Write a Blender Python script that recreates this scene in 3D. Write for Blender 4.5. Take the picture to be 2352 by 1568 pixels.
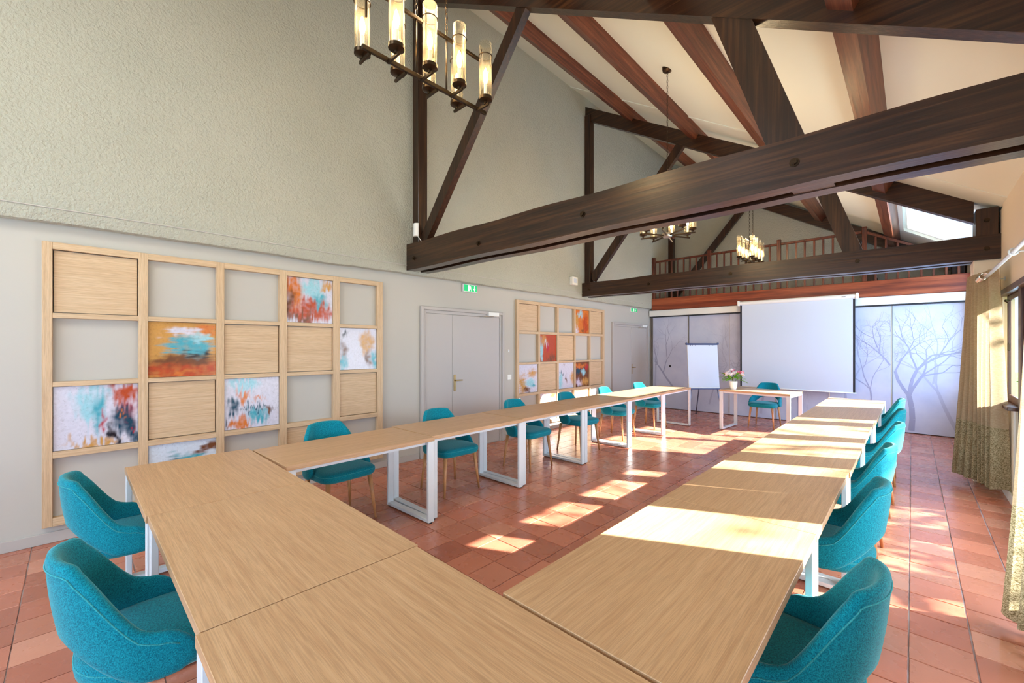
import bpy, bmesh, math, random
import numpy as np
from mathutils import Vector, Matrix, noise

random.seed(7)
for o in list(bpy.data.objects): bpy.data.objects.remove(o, do_unlink=True)
SC = bpy.context.scene
COL = SC.collection
PI = math.pi

# ------------------------------------------------------------------ camera, world, sun, exposure
W, H = 2352, 1568
FPX = 958.655
cam_d = bpy.data.cameras.new('camera'); cam = bpy.data.objects.new('camera', cam_d); COL.objects.link(cam)
cam.location = (5.03, 0, 1.54)
cam.rotation_euler = (math.radians(90), 0, math.radians(42.126))
cam_d.sensor_fit = 'HORIZONTAL'; cam_d.sensor_width = 36
cam_d.lens = FPX * 36 / W
cam_d.shift_x = (1176 - 1228) / W
cam_d.shift_y = (796.5 - 784) / W
cam_d.clip_start = 0.05; cam_d.clip_end = 200
SC.camera = cam
SC.view_settings.view_transform = 'Standard'
SC.view_settings.look = 'None'
SC.view_settings.gamma = 1
SC.view_settings.use_curve_mapping = False
SC.view_settings.exposure = 0.24

world = bpy.data.worlds.new('world'); SC.world = world; world.use_nodes = True
wn = world.node_tree; bg = wn.nodes['Background']
bg.inputs[0].default_value = (0.62, 0.80, 1.0, 1); bg.inputs[1].default_value = 1.6

SUN_AZ = math.radians(25); SUN_EL = math.radians(28.6)
sd = bpy.data.lights.new('sun', 'SUN'); sd.energy = 36; sd.angle = math.radians(0.6); sd.color = (1, .96, .88)
sun = bpy.data.objects.new('sun', sd); COL.objects.link(sun)
sdir = Vector((math.cos(SUN_AZ) * math.cos(SUN_EL), math.sin(SUN_AZ) * math.cos(SUN_EL), math.sin(SUN_EL)))
sun.rotation_euler = sdir.to_track_quat('Z', 'Y').to_euler()
sun.location = (14, 8, 8)

def area(name, loc, rot, sx, sy, energy, color):
    l = bpy.data.lights.new(name, 'AREA'); l.shape = 'RECTANGLE'; l.size = sx; l.size_y = sy
    l.energy = energy; l.color = color
    o = bpy.data.objects.new(name, l); COL.objects.link(o); o.location = loc; o.rotation_euler = rot
    return o
# daylight at glazed doors and alcove; near, side and roof lamps are added fill
area('fill_light_near', (2.8, -3.55, 1.85), (math.radians(90), 0, 0), 4.2, 2.3, 150, (.45, .70, 1.0))  # added fill lamp behind the camera, brightens the left wall
area('daylight_french_doors', (6.05, 3.9, 1.15), (0, math.radians(90), 0), 1.8, 3.4, 230, (.74, .87, 1.0))
area('fill_light_side', (6.05, -1.5, 1.4), (0, math.radians(90), 0), 1.3, 2.2, 85, (.46, .72, 1.0))  # added fill lamp beside the camera, out of view
area('daylight_alcove', (6.05, 8.5, 1.9), (0, math.radians(90), 0), 1.9, 2.2, 150, (.38, .60, 1.0))
area('fill_light_roof', (2.95, -1.6, 5.15), (0, math.radians(31.8), 0), 1.5, 2.0, 95, (1.0, .98, .90))  # added fill lamp above the roof behind the camera

# ------------------------------------------------------------------ helpers
def lin(c):
    c /= 255.0
    return c / 12.92 if c <= 0.04045 else ((c + 0.055) / 1.055) ** 2.4
def rgb(r, g, b): return (lin(r), lin(g), lin(b), 1)

def tag(o, label=None, cat=None, group=None, kind=None):
    if label: o['label'] = label
    if cat: o['category'] = cat
    if group: o['group'] = group
    if kind: o['kind'] = kind
    return o
def empty(name, loc=(0, 0, 0), rz=0, label=None, cat=None, group=None, kind=None):
    o = bpy.data.objects.new(name, None); o.empty_display_size = .1; COL.objects.link(o)
    o.location = loc; o.rotation_euler = (0, 0, rz)
    return tag(o, label, cat, group, kind)
def copy_tree(o, parent=None):
    c = o.copy(); COL.objects.link(c)
    if parent is not None: c.parent = parent
    for ch in list(o.children): copy_tree(ch, c)
    return c

class MB:
    def __init__(s): s.bm = bmesh.new()
    def box(s, x0, x1, y0, y1, z0, z1, M=None, bev=0, seg=1):
        r = bmesh.ops.create_cube(s.bm, size=1)
        vs = r['verts']
        m = Matrix.Translation(((x0 + x1) / 2, (y0 + y1) / 2, (z0 + z1) / 2)) @ Matrix.Diagonal((abs(x1 - x0), abs(y1 - y0), abs(z1 - z0), 1))
        bmesh.ops.transform(s.bm, matrix=m, verts=vs)
        if bev:
            es = list({e for v in vs for e in v.link_edges})
            rr = bmesh.ops.bevel(s.bm, geom=es, offset=bev, segments=seg, profile=.5, affect='EDGES')
            vs = list({v for f in rr['faces'] for v in f.verts} | {v for v in vs if v.is_valid})
        if M is not None: bmesh.ops.transform(s.bm, matrix=M, verts=vs)
        return s
    def cyl(s, p0, p1, r0, r1=None, n=12, caps=True):
        if r1 is None: r1 = r0
        p0, p1 = Vector(p0), Vector(p1); d = p1 - p0
        q = d.to_track_quat('Z', 'Y').to_matrix().to_4x4()
        bmesh.ops.create_cone(s.bm, cap_ends=caps, segments=n, radius1=r0, radius2=r1, depth=d.length,
                              matrix=Matrix.Translation((p0 + p1) / 2) @ q)
        return s
    def tube(s, pts, r, n=8, close=False, caps=True):
        P = [Vector(p) for p in pts]; N = len(P); rings = []
        rr = r if isinstance(r, (list, tuple)) else [r] * N
        up = Vector((0, 0, 1)); prev = None
        for i in range(N):
            if close: t = P[(i + 1) % N] - P[i - 1]
            else: t = P[min(i + 1, N - 1)] - P[max(i - 1, 0)]
            t.normalize()
            if prev is None:
                a = up if abs(t.z) < .9 else Vector((1, 0, 0))
                u = t.cross(a).normalized()
            else:
                u = (prev - t * prev.dot(t)).normalized()
            prev = u; v = t.cross(u)
            rings.append([s.bm.verts.new(P[i] + (u * math.cos(2 * PI * k / n) + v * math.sin(2 * PI * k / n)) * rr[i]) for k in range(n)])
        for i in range(N if close else N - 1):
            A, B = rings[i], rings[(i + 1) % N]
            for k in range(n): s.bm.faces.new((A[k], A[(k + 1) % n], B[(k + 1) % n], B[k]))
        if caps and not close:
            s.bm.faces.new(rings[0][::-1]); s.bm.faces.new(rings[-1])
        return s
    def lathe(s, prof, n=16, c=(0, 0, 0)):
        rings = []
        for r, z in prof:
            rings.append([s.bm.verts.new((c[0] + r * math.cos(2 * PI * k / n), c[1] + r * math.sin(2 * PI * k / n), c[2] + z)) for k in range(n)])
        for i in range(len(rings) - 1):
            for k in range(n): s.bm.faces.new((rings[i][k], rings[i][(k + 1) % n], rings[i + 1][(k + 1) % n], rings[i + 1][k]))
        return s
    def quad(s, a, b, c, d):
        s.bm.faces.new([s.bm.verts.new(p) for p in (a, b, c, d)]); return s
    def prism(s, poly, axis, lo, hi):
        def mk(p, t):
            if axis == 'y': return (p[0], t, p[1])
            if axis == 'x': return (t, p[0], p[1])
            return (p[0], p[1], t)
        A = [s.bm.verts.new(mk(p, lo)) for p in poly]; B = [s.bm.verts.new(mk(p, hi)) for p in poly]
        s.bm.faces.new(A[::-1]); s.bm.faces.new(B); n = len(poly)
        for i in range(n): s.bm.faces.new((A[i], A[(i + 1) % n], B[(i + 1) % n], B[i]))
        return s
    def mesh(s, name, mat, smooth=False):
        bmesh.ops.recalc_face_normals(s.bm, faces=s.bm.faces)
        me = bpy.data.meshes.new(name); s.bm.to_mesh(me); s.bm.free()
        if mat: me.materials.append(mat)
        if smooth:
            for p in me.polygons: p.use_smooth = True
            if smooth == 'auto':
                me.set_sharp_from_angle(angle=math.radians(40))
        return me
    def build(s, name, mat, parent=None, smooth=False):
        o = bpy.data.objects.new(name, s.mesh(name, mat, smooth)); COL.objects.link(o)
        if parent is not None: o.parent = parent
        return o
def link(name, me, parent=None, loc=(0, 0, 0), rot=(0, 0, 0)):
    o = bpy.data.objects.new(name, me); COL.objects.link(o); o.location = loc; o.rotation_euler = rot
    if parent is not None: o.parent = parent
    return o

# ------------------------------------------------------------------ materials
def mat(name, color=(.5, .5, .5, 1), rough=.5, metal=0, spec=.5, **kw):
    m = bpy.data.materials.new(name); m.use_nodes = True
    b = m.node_tree.nodes['Principled BSDF']
    b.inputs['Base Color'].default_value = color; b.inputs['Roughness'].default_value = rough
    b.inputs['Metallic'].default_value = metal; b.inputs['Specular IOR Level'].default_value = spec
    for k, v in kw.items(): b.inputs[k.replace('_', ' ')].default_value = v
    return m
class NT:
    def __init__(s, m): s.m = m; s.t = m.node_tree; s.b = s.t.nodes['Principled BSDF']
    def n(s, typ, **kw):
        x = s.t.nodes.new(typ)
        for k, v in kw.items():
            if hasattr(x, k): setattr(x, k, v)
            else: x.inputs[k].default_value = v
        return x
    def l(s, a, b): s.t.links.new(a, b)
    def coords(s, scale=(1, 1, 1), which='Object'):
        tc = s.n('ShaderNodeTexCoord'); mp = s.n('ShaderNodeMapping'); mp.inputs['Scale'].default_value = scale
        s.l(tc.outputs[which], mp.inputs['Vector']); return mp.outputs[0]
    def noise(s, vec, scale, detail=4, rough=.55, dist=0):
        x = s.n('ShaderNodeTexNoise'); x.inputs['Scale'].default_value = scale; x.inputs['Detail'].default_value = detail
        x.inputs['Roughness'].default_value = rough; x.inputs['Distortion'].default_value = dist
        s.l(vec, x.inputs['Vector']); return x.outputs[0]
    def ramp(s, fac, stops):
        r = s.n('ShaderNodeValToRGB'); e = r.color_ramp.elements
        while len(e) < len(stops): e.new(.5)
        for i, (p, c) in enumerate(stops): e[i].position = p; e[i].color = c
        s.l(fac, r.inputs[0]); return r.outputs[0]
    def mix(s, fac, a, b, typ='MIX'):
        x = s.n('ShaderNodeMix'); x.data_type = 'RGBA'; x.blend_type = typ
        for i, v in ((0, fac), (6, a), (7, b)):
            if isinstance(v, (int, float)): x.inputs[i].default_value = v
            elif isinstance(v, tuple): x.inputs[i].default_value = v
            else: s.l(v, x.inputs[i])
        return x.outputs[2]
    def math(s, op, a, b=None):
        x = s.n('ShaderNodeMath'); x.operation = op
        for i, v in ((0, a), (1, b)):
            if v is None: continue
            if isinstance(v, (int, float)): x.inputs[i].default_value = v
            else: s.l(v, x.inputs[i])
        return x.outputs[0]
    def bump(s, h, strength=.3, dist=.01):
        x = s.n('ShaderNodeBump'); x.inputs['Strength'].default_value = strength; x.inputs['Distance'].default_value = dist
        s.l(h, x.inputs['Height']); s.l(x.outputs[0], s.b.inputs['Normal'])
    def color(s, c): s.l(c, s.b.inputs['Base Color'])

def wood(name, c0, c1, c2, axis=0, rough=.45, grain=28, stretch=.06, bump=.12, knots=None, spec=.5):
    m = mat(name, c1, rough, spec=spec); t = NT(m)
    sc = [1, 1, 1]; sc[axis] = stretch
    v = t.coords(tuple(sc))
    oi = t.n('ShaderNodeObjectInfo'); add = t.n('ShaderNodeVectorMath'); add.operation = 'ADD'
    mul = t.n('ShaderNodeVectorMath'); mul.operation = 'SCALE'; mul.inputs['Scale'].default_value = 13.7
    t.l(oi.outputs['Location'], mul.inputs[0]); t.l(v, add.inputs[0]); t.l(mul.outputs[0], add.inputs[1]); v = add.outputs[0]
    n1 = t.noise(v, grain, 5, .6, .4); n2 = t.noise(v, grain * 5, 3, .6); n3 = t.noise(v, grain * .22, 2, .5)
    c = t.ramp(n1, [(.32, c0), (.5, c1), (.68, c2)])
    c = t.mix(t.math('MULTIPLY', n3, .55), c, c0)
    f = t.ramp(n2, [(.42, (.55, .55, .55, 1)), (.55, (1, 1, 1, 1))])
    c = t.mix(.35, c, f, 'MULTIPLY')
    if knots:
        sc2 = [1, 1, 1]; sc2[axis] = .45
        kv = t.coords(tuple(sc2)); vo = t.n('ShaderNodeTexVoronoi'); vo.inputs['Scale'].default_value = knots; t.l(kv, vo.inputs['Vector'])
        kf = t.ramp(vo.outputs['Distance'], [(.03, (.12, .12, .12, 1)), (.10, (1, 1, 1, 1))])
        c = t.mix(.8, c, kf, 'MULTIPLY')
    t.color(c); t.bump(n1, bump, .004)
    return m

M = {}
M['oak_x'] = wood('oak_veneer', rgb(188, 146, 106), rgb(203, 163, 121), rgb(214, 176, 135), 0, .40, 75, .028, .03)
M['oak_edge'] = wood('oak_edge', rgb(186, 140, 98), rgb(212, 168, 122), rgb(225, 186, 142), 0, .45, 30, .05, .04)
M['oak_y'] = wood('oak_panel', rgb(196, 162, 124), rgb(212, 180, 142), rgb(222, 194, 158), 1, .5, 95, .025, .05)
M['oak_leg'] = wood('beech_leg', rgb(176, 120, 72), rgb(206, 150, 98), rgb(220, 170, 118), 2, .4, 40, .1, .03)
M['beam'] = wood('dark_stained_beam', rgb(28, 15, 7), rgb(58, 32, 16), rgb(88, 54, 28), 0, .30, 34, .035, .35, knots=1.7)
M['beam_y'] = wood('red_brown_purlin', rgb(72, 34, 18), rgb(112, 58, 34), rgb(142, 82, 52), 1, .36, 34, .035, .3, knots=1.5)
M['beam_z'] = wood('dark_stained_post', rgb(28, 15, 7), rgb(56, 31, 16), rgb(84, 52, 28), 2, .32, 34, .035, .3, knots=1.6)
M['loftbeam'] = wood('reddish_loft_beam', rgb(104, 42, 20), rgb(150, 68, 34), rgb(182, 96, 56), 0, .4, 14, .05, .3, knots=1.6)
M['rail'] = wood('varnished_railing', rgb(58, 24, 12), rgb(98, 46, 26), rgb(124, 66, 40), 2, .35, 30, .08, .1)
M['windowwood'] = wood('dark_window_wood', rgb(48, 26, 16), rgb(84, 48, 30), rgb(110, 66, 42), 2, .4, 30, .06, .15)

m = mat('rough_plaster', rgb(206, 196, 170), .9, spec=.2); t = NT(m); v = t.coords()
a = t.noise(v, 48, 4, .55, .3); b_ = t.noise(v, 22, 3, .6)
h = t.math('ADD', t.math('MULTIPLY', a, .8), t.math('MULTIPLY', b_, .5))
t.color(t.ramp(t.noise(v, 1.3, 3), [(.2, rgb(176, 174, 158)), (.8, rgb(184, 181, 165))]))
t.bump(h, .9, .022); M['plaster'] = m
m = mat('smooth_wall_paint', rgb(188, 182, 172), .62, spec=.3); t = NT(m); v = t.coords()
t.bump(t.noise(v, 30, 3), .06, .004); M['paint'] = m
m = mat('right_wall_paint', rgb(236, 224, 202), .7, spec=.3); t = NT(m); t.bump(t.noise(t.coords(), 24, 3), .12, .004); M['paint_right'] = m
m = mat('ceiling_paint', rgb(226, 230, 216), .8, spec=.2); t = NT(m); t.bump(t.noise(t.coords(), 3, 2), .05, .01); M['ceil'] = m
M['doorpaint'] = mat('door_paint', rgb(180, 172, 165), .45)
M['white'] = mat('white_paint', rgb(235, 232, 224), .4)
M['metal'] = mat('white_powder_coated_steel', rgb(214, 222, 226), .32, spec=.6)
M['steel'] = mat('brushed_steel', rgb(190, 180, 165), .3, metal=.9)
M['brass'] = mat('worn_brass', rgb(168, 140, 92), .35, metal=.7)
M['chrome'] = mat('chrome', rgb(220, 215, 205), .15, metal=1)
M['dark'] = mat('dark_plastic', rgb(28, 26, 28), .4)
M['bronze'] = mat('dark_bronze', rgb(58, 44, 28), .35, metal=.75)
M['black'] = mat('black_border', rgb(22, 22, 30), .6)
M['screen'] = mat('projection_cloth', rgb(206, 214, 226), .75)
M['grout'] = None

# terracotta tile
def tile_mat():
    m = mat('terracotta_tile', rgb(180, 98, 72), .26, spec=.5); t = NT(m)
    oi = t.n('ShaderNodeObjectInfo'); ge = t.n('ShaderNodeNewGeometry')
    r = t.math('FRACT', t.math('ADD', oi.outputs['Random'], ge.outputs['Random Per Island']))
    base = t.ramp(r, [(0, rgb(164, 96, 74)), (.25, rgb(184, 110, 86)), (.5, rgb(196, 120, 94)), (.75, rgb(180, 116, 92)), (1, rgb(208, 142, 116))])
    tc = t.n('ShaderNodeTexCoord'); g = t.n('ShaderNodeNewGeometry')
    n1 = t.noise(g.outputs['Position'], 6, 3, .5, 0); n2 = t.noise(g.outputs['Position'], 90, 3, .6)
    c = t.mix(t.ramp(n1, [(.30, (0, 0, 0, 1)), (.85, (.2, .2, .2, 1))]), base, rgb(204, 132, 102))
    c = t.mix(.22, c, t.ramp(n2, [(.3, (.8, .77, .75, 1)), (.7, (1, 1, 1, 1))]), 'MULTIPLY')
    t.color(c)
    t.l(t.ramp(n1, [(.3, (.25, .25, .25, 1)), (.75, (.31, .31, .31, 1))]), t.b.inputs['Roughness'])
    t.bump(n2, .02, .002)
    return m
M['tile'] = tile_mat()
m = mat('cement_grout', rgb(150, 122, 112), .8); t = NT(m); t.color(t.ramp(t.noise(t.coords(), 3, 4), [(.35, rgb(128, 100, 94)), (.65, rgb(186, 172, 174))])); M['grout'] = m

# fabric
def fabric(name, c0, c1):
    m = mat(name, c1, .9, spec=.15); t = NT(m); v = t.coords()
    a = t.noise(t.coords((1, 1, 3.5)), 160, 3, .7); b2 = t.noise(t.coords((3.5, 1, 1)), 170, 3, .7)
    s = t.math('ADD', t.math('MULTIPLY', a, .5), t.math('MULTIPLY', b2, .5))
    t.color(t.ramp(s, [(.40, c0), (.60, c1)])); t.bump(s, .35, .003)
    t.b.inputs['Sheen Weight'].default_value = .35; t.b.inputs['Sheen Roughness'].default_value = .45
    t.b.inputs['Sheen Tint'].default_value = (.5, .95, .95, 1)
    return m
M['teal'] = fabric('teal_upholstery', rgb(0, 84, 104), rgb(16, 152, 168))
M['seam'] = fabric('teal_seam_thread', rgb(20, 120, 130), rgb(70, 176, 180))

def curtain_mat(name, c0, c1, scale, contrast):
    m = mat(name, c1, .85, spec=.1); t = NT(m)
    g = t.n('ShaderNodeTexCoord')
    v = t.coords((1, 1, 2.6)); n1 = t.noise(v, scale, 5, .7, .4)
    c = t.ramp(n1, [(.5 - contrast, c0), (.5 + contrast, c1)]); t.color(c); t.bump(n1, .3, .003)
    tr = t.n('ShaderNodeBsdfTranslucent'); t.l(c, tr.inputs[0])
    mx = t.n('ShaderNodeMixShader'); mx.inputs[0].default_value = .35
    out = t.t.nodes['Material Output']
    t.l(t.b.outputs[0], mx.inputs[1]); t.l(tr.outputs[0], mx.inputs[2]); t.l(mx.outputs[0], out.inputs[0])
    return m
M['curtain'] = curtain_mat('curtain_cloth', rgb(172, 150, 120), rgb(198, 180, 152), 60, .2)
M['curtain_low'] = curtain_mat('curtain_brocade_band', rgb(120, 106, 72), rgb(208, 196, 162), 95, .07)

def glass(name, tint=(1, 1, 1, 1), refl=.1, rough=.0):
    m = bpy.data.materials.new(name); m.use_nodes = True; nt = m.node_tree; nt.nodes.clear()
    out = nt.nodes.new('ShaderNodeOutputMaterial'); tr = nt.nodes.new('ShaderNodeBsdfTransparent'); tr.inputs[0].default_value = tint
    gl = nt.nodes.new('ShaderNodeBsdfGlossy'); gl.inputs['Roughness'].default_value = rough
    fr = nt.nodes.new('ShaderNodeLayerWeight'); fr.inputs[0].default_value = refl
    mx = nt.nodes.new('ShaderNodeMixShader')
    nt.links.new(fr.outputs['Fresnel'], mx.inputs[0]); nt.links.new(tr.outputs[0], mx.inputs[1]); nt.links.new(gl.outputs[0], mx.inputs[2]); nt.links.new(mx.outputs[0], out.inputs[0])
    return m
def pane_glass(name, base=.03, edge=.7):
    m = glass(name); nt = m.node_tree; mx = [n for n in nt.nodes if n.type == 'MIX_SHADER'][0]; lw = [n for n in nt.nodes if n.type == 'LAYER_WEIGHT'][0]; lw.inputs[0].default_value = .5
    p = nt.nodes.new('ShaderNodeMath'); p.operation = 'POWER'; p.inputs[1].default_value = 5
    q = nt.nodes.new('ShaderNodeMath'); q.operation = 'MULTIPLY_ADD'; q.inputs[1].default_value = edge; q.inputs[2].default_value = base
    nt.links.new(lw.outputs['Facing'], p.inputs[0]); nt.links.new(p.outputs[0], q.inputs[0]); nt.links.new(q.outputs[0], mx.inputs[0]); return m
M['glass'] = pane_glass('window_glass')
M['glass2'] = glass('roof_glass', refl=.02)
_nt = M['glass2'].node_tree; _mx = [n for n in _nt.nodes if n.type == 'MIX_SHADER'][0]; _nt.links.remove(_mx.inputs[0].links[0]); _mx.inputs[0].default_value = .05
M['lampglass'] = glass('lamp_cylinder_glass', (1, .97, .90, 1), .16, .02)
nt = M['lampglass'].node_tree; tl = nt.nodes.new('ShaderNodeBsdfTranslucent'); tl.inputs[0].default_value = (1, .9, .7, 1)
mx2 = nt.nodes.new('ShaderNodeMixShader'); mx2.inputs[0].default_value = .09
o_ = [n for n in nt.nodes if n.type == 'OUTPUT_MATERIAL'][0]; src = o_.inputs[0].links[0].from_socket
nt.links.new(src, mx2.inputs[1]); nt.links.new(tl.outputs[0], mx2.inputs[2]); nt.links.new(mx2.outputs[0], o_.inputs[0])
def emis(name, c, s):
    m = bpy.data.materials.new(name); m.use_nodes = True; nt = m.node_tree; nt.nodes.clear()
    out = nt.nodes.new('ShaderNodeOutputMaterial'); e = nt.nodes.new('ShaderNodeEmission'); e.inputs[0].default_value = c; e.inputs[1].default_value = s
    nt.links.new(e.outputs[0], out.inputs[0]); return m
M['bulb'] = emis('glowing_filament_bulb', (1, .72, .36, 1), 45)
M['signgreen'] = mat('lit_green_sign', rgb(16, 190, 110), .4, Emission_Color=rgb(16, 190, 110), Emission_Strength=.35)
M['signwhite'] = mat('lit_white_sign', rgb(240, 250, 240), .4, Emission_Color=(1, 1, 1, 1), Emission_Strength=.35)

def vcol_mat(name, rough=.25):
    m = mat(name, rough=rough); t = NT(m); at = t.n('ShaderNodeVertexColor'); at.layer_name = 'Col'
    n1 = t.noise(t.coords(), 60, 5, .7, .6)
    c = t.mix(.3, at.outputs[0], t.ramp(n1, [(.34, (.35, .3, .3, 1)), (.46, (1, 1, 1, 1))]), 'MULTIPLY')
    t.color(c); return m
M['print'] = vcol_mat('gloss_print')

# ------------------------------------------------------------------ room shell
X0, XP, X1 = 0.0, 0.10, 5.76
YN, YF, YG = -3.2, 10.12, 11.15
ZB = 2.50
def zc(x): return 6.60 - 0.62 * (x - 0.1)

floor = MB().box(X0 - .3, X1 + .3, YN - .2, YF + .1, -.25, -.006).build('floor', M['grout'])
tag(floor, kind='structure')
TP = .2460; TQ = .2495
tx0, ty0 = 5.262, 3.53
ks = range(int(math.floor((0 - tx0) / TP)), int(math.ceil((X1 - tx0) / TP)))
js = range(int(math.floor((YN - ty0) / TQ)), int(math.ceil((YF - ty0) / TQ)))
tile_me = []
for i in range(4):
    g = .0030 + .0004 * i
    b = MB(); b.box(-TP / 2 + g, TP / 2 - g, -TQ / 2 + g * .8, TQ / 2 - g * .8, -.012, 0, bev=.0022)
    tile_me.append(b.mesh('tile', M['tile']))
C0 = Vector((5.03, 0, 1.54)); FW = Vector((-math.sin(math.radians(42.126)), math.cos(math.radians(42.126)), 0)); RT = Vector((math.cos(math.radians(42.126)), math.sin(math.radians(42.126)), 0))
def px(p):
    q = Vector(p) - C0; d = q.dot(FW)
    if d < .05: return None
    return 1228 + FPX * q.dot(RT) / d, 796.5 - FPX * q.z / d, d
cells = []
for k in ks:
    for j in js:
        cx, cy = tx0 + (k + .5) * TP, ty0 + (j + .5) * TQ
        if cx > X1 + .1 or cx < -.05 or cy > YF + .02: continue
        w = px((cx, cy, 0)); vis = w and -60 < w[0] < 2412 and w[1] < 1640
        hid = (1.25 < cx < 4.0 and .28 < cy < .62) or (1.0 < cx < 5 and -.6 < cy < .3) or (4.2 < cx < 4.75 and cy > .9)
        score = (1 / w[2] ** 3 if vis else 0) * (.02 if hid else 1)
        cells.append((score, cx, cy))
cells.sort(reverse=True)
rest = MB()
for i, (sc, cx, cy) in enumerate(cells):
    x0_, x1_ = max(cx - TP / 2, X0 + .001), min(cx + TP / 2, X1 - .001)
    if x1_ - x0_ < .03: continue
    full = (x1_ - x0_) > TP - .002
    if i < 300 and full:
        link('tile', random.choice(tile_me), floor, (cx, cy, random.uniform(-.0006, .0004)), (random.uniform(-.002, .002), random.uniform(-.002, .002), random.choice((0, PI))))
    else:
        g = .0032; z = random.uniform(-.0006, .0004)
        rest.box(x0_ + g, x1_ - g, cy - TQ / 2 + g * .8, cy + TQ / 2 - g * .8, -.012, z)
tag(rest.build('tile_field', M['tile'], floor), kind='stuff')

# left wall: smooth lower part, rough plaster proud above a rounded lip
wl = MB().box(X0 - .3, X0, YN, YG, -.1, 7.2).build('wall_left', M['paint']); tag(wl, kind='structure')
b = MB()
nseg = 90
prof = [(0, ZB + .035), (.05, ZB + .0), (.085, ZB + .012), (XP, ZB + .05), (XP, ZB + .3), (XP, zc(XP) + .3), (0, zc(XP) + .3)]
rings = []
for i in range(nseg + 1):
    y = YN + (YG - YN) * i / nseg
    w = .004 * math.sin(y * 2.3) + .003 * math.sin(y * 5.1 + 1) + random.uniform(-.004, .004)
    rings.append([b.bm.verts.new((x, y, z + (w if z < ZB + .1 else 0))) for x, z in prof])
for i in range(nseg):
    for k in range(len(prof) - 1):
        b.bm.faces.new((rings[i][k], rings[i + 1][k], rings[i + 1][k + 1], rings[i][k + 1]))
b.build('plaster_facing', M['plaster'], wl, 'auto')
MB().tube([(XP + .004, YN + .1 + i * .5, ZB + .115 + .004 * math.sin(i)) for i in range(26)], .006, 6).build('surface_cable', M['paint'], wl, True)
bb = MB().box(0, .014, YN, 3.19, 0, .085, bev=.003).box(0, .014, 4.79, 8.12, 0, .085, bev=.003).build('baseboard_left', M['doorpaint']); tag(bb, kind='structure')

# near wall behind the camera with an opening added for fill light, far wall, gable wall of the loft
wnr = MB().prism([(X0 - .1, 3.0), (X1 + .25, 3.0), (X1 + .25, zc(X1 + .25) + .05), (X0 - .1, zc(X0 - .1) + .05)], 'y', YN - .2, YN)
wnr.box(X0 - .3, .7, YN - .2, YN, -.1, 3.0).box(4.9, X1 + .3, YN - .2, YN, -.1, 3.0).box(.7, 4.9, YN - .2, YN, -.1, .7)
wnr = wnr.build('wall_near', M['paint']); tag(wnr, kind='structure')
wf = MB().box(X0, X1 + .3, YF, YF + .12, -.1, 2.5).build('wall_far', M['paint']); tag(wf, kind='structure')
wg = MB().prism([(X0, 2.4), (X1 + .25, 2.4), (X1 + .25, zc(X1 + .25) + .05), (X0, zc(X0) + .05)], 'y', YG, YG + .2).build('wall_gable', M['plaster']); tag(wg, kind='structure')
lf = MB().box(X0, X1 + .3, 10.0, YG, 2.5, 2.72).build('trim_1', M['loftbeam']); tag(lf, kind='structure', label='loft floor deck behind the railing')

# right wall with French doors, casement, alcove window and pier
xr0, xr1 = X1, X1 + .09
b = MB()
b.box(xr0, xr1, YN, -2.7, -.1, 3.4); b.box(xr0, xr1, -2.7, -.3, -.1, .75); b.box(xr0, xr1, -2.7, -.3, 2.12, 3.4)
b.box(xr0, xr1, -.3, 2.12, -.1, 3.4); b.box(xr0, xr1, 2.12, 5.96, 2.14, 3.4)
b.box(xr0, xr1, 5.96, 6.78, 2.14, 3.4); b.box(xr0, xr1, 5.99, 6.78, -.1, .93)
b.box(xr0, xr1, 6.78, 7.40, -.1, 3.06); b.box(xr0, xr1, 7.40, 9.75, -.1, .85); b.box(xr0, xr1, 7.40, 9.75, 2.92, 3.06)
b.box(xr0, xr1, 9.75, YG, -.1, 3.06)
wr = b.build('wall_right', M['paint_right']); tag(wr, kind='structure')
pr = MB().box(5.55, X1, 6.90, 7.22, 0, 2.53, bev=.006).build('wall_pier', M['paint_right']); tag(pr, kind='structure')
br = MB().box(X1 - .016, X1, 6.0, 6.9, 0, .10, bev=.003).box(X1 - .016, X1, 5.985, 6.0, 0, .93).build('baseboard_right', M['white']); tag(br, kind='structure')
sill = MB().box(5.70, 5.86, 5.97, 6.86, .93, .965, bev=.005).build('trim_2', M['windowwood']); tag(sill, kind='structure', label='dark wooden ledge on the low wall below the casement')
lint = MB().box(5.73, 5.90, 2.05, 6.86, 2.085, 2.145, bev=.006).build('trim_3', M['windowwood']); tag(lint, kind='structure', label='dark wooden lintel over the glazed doors')

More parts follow.
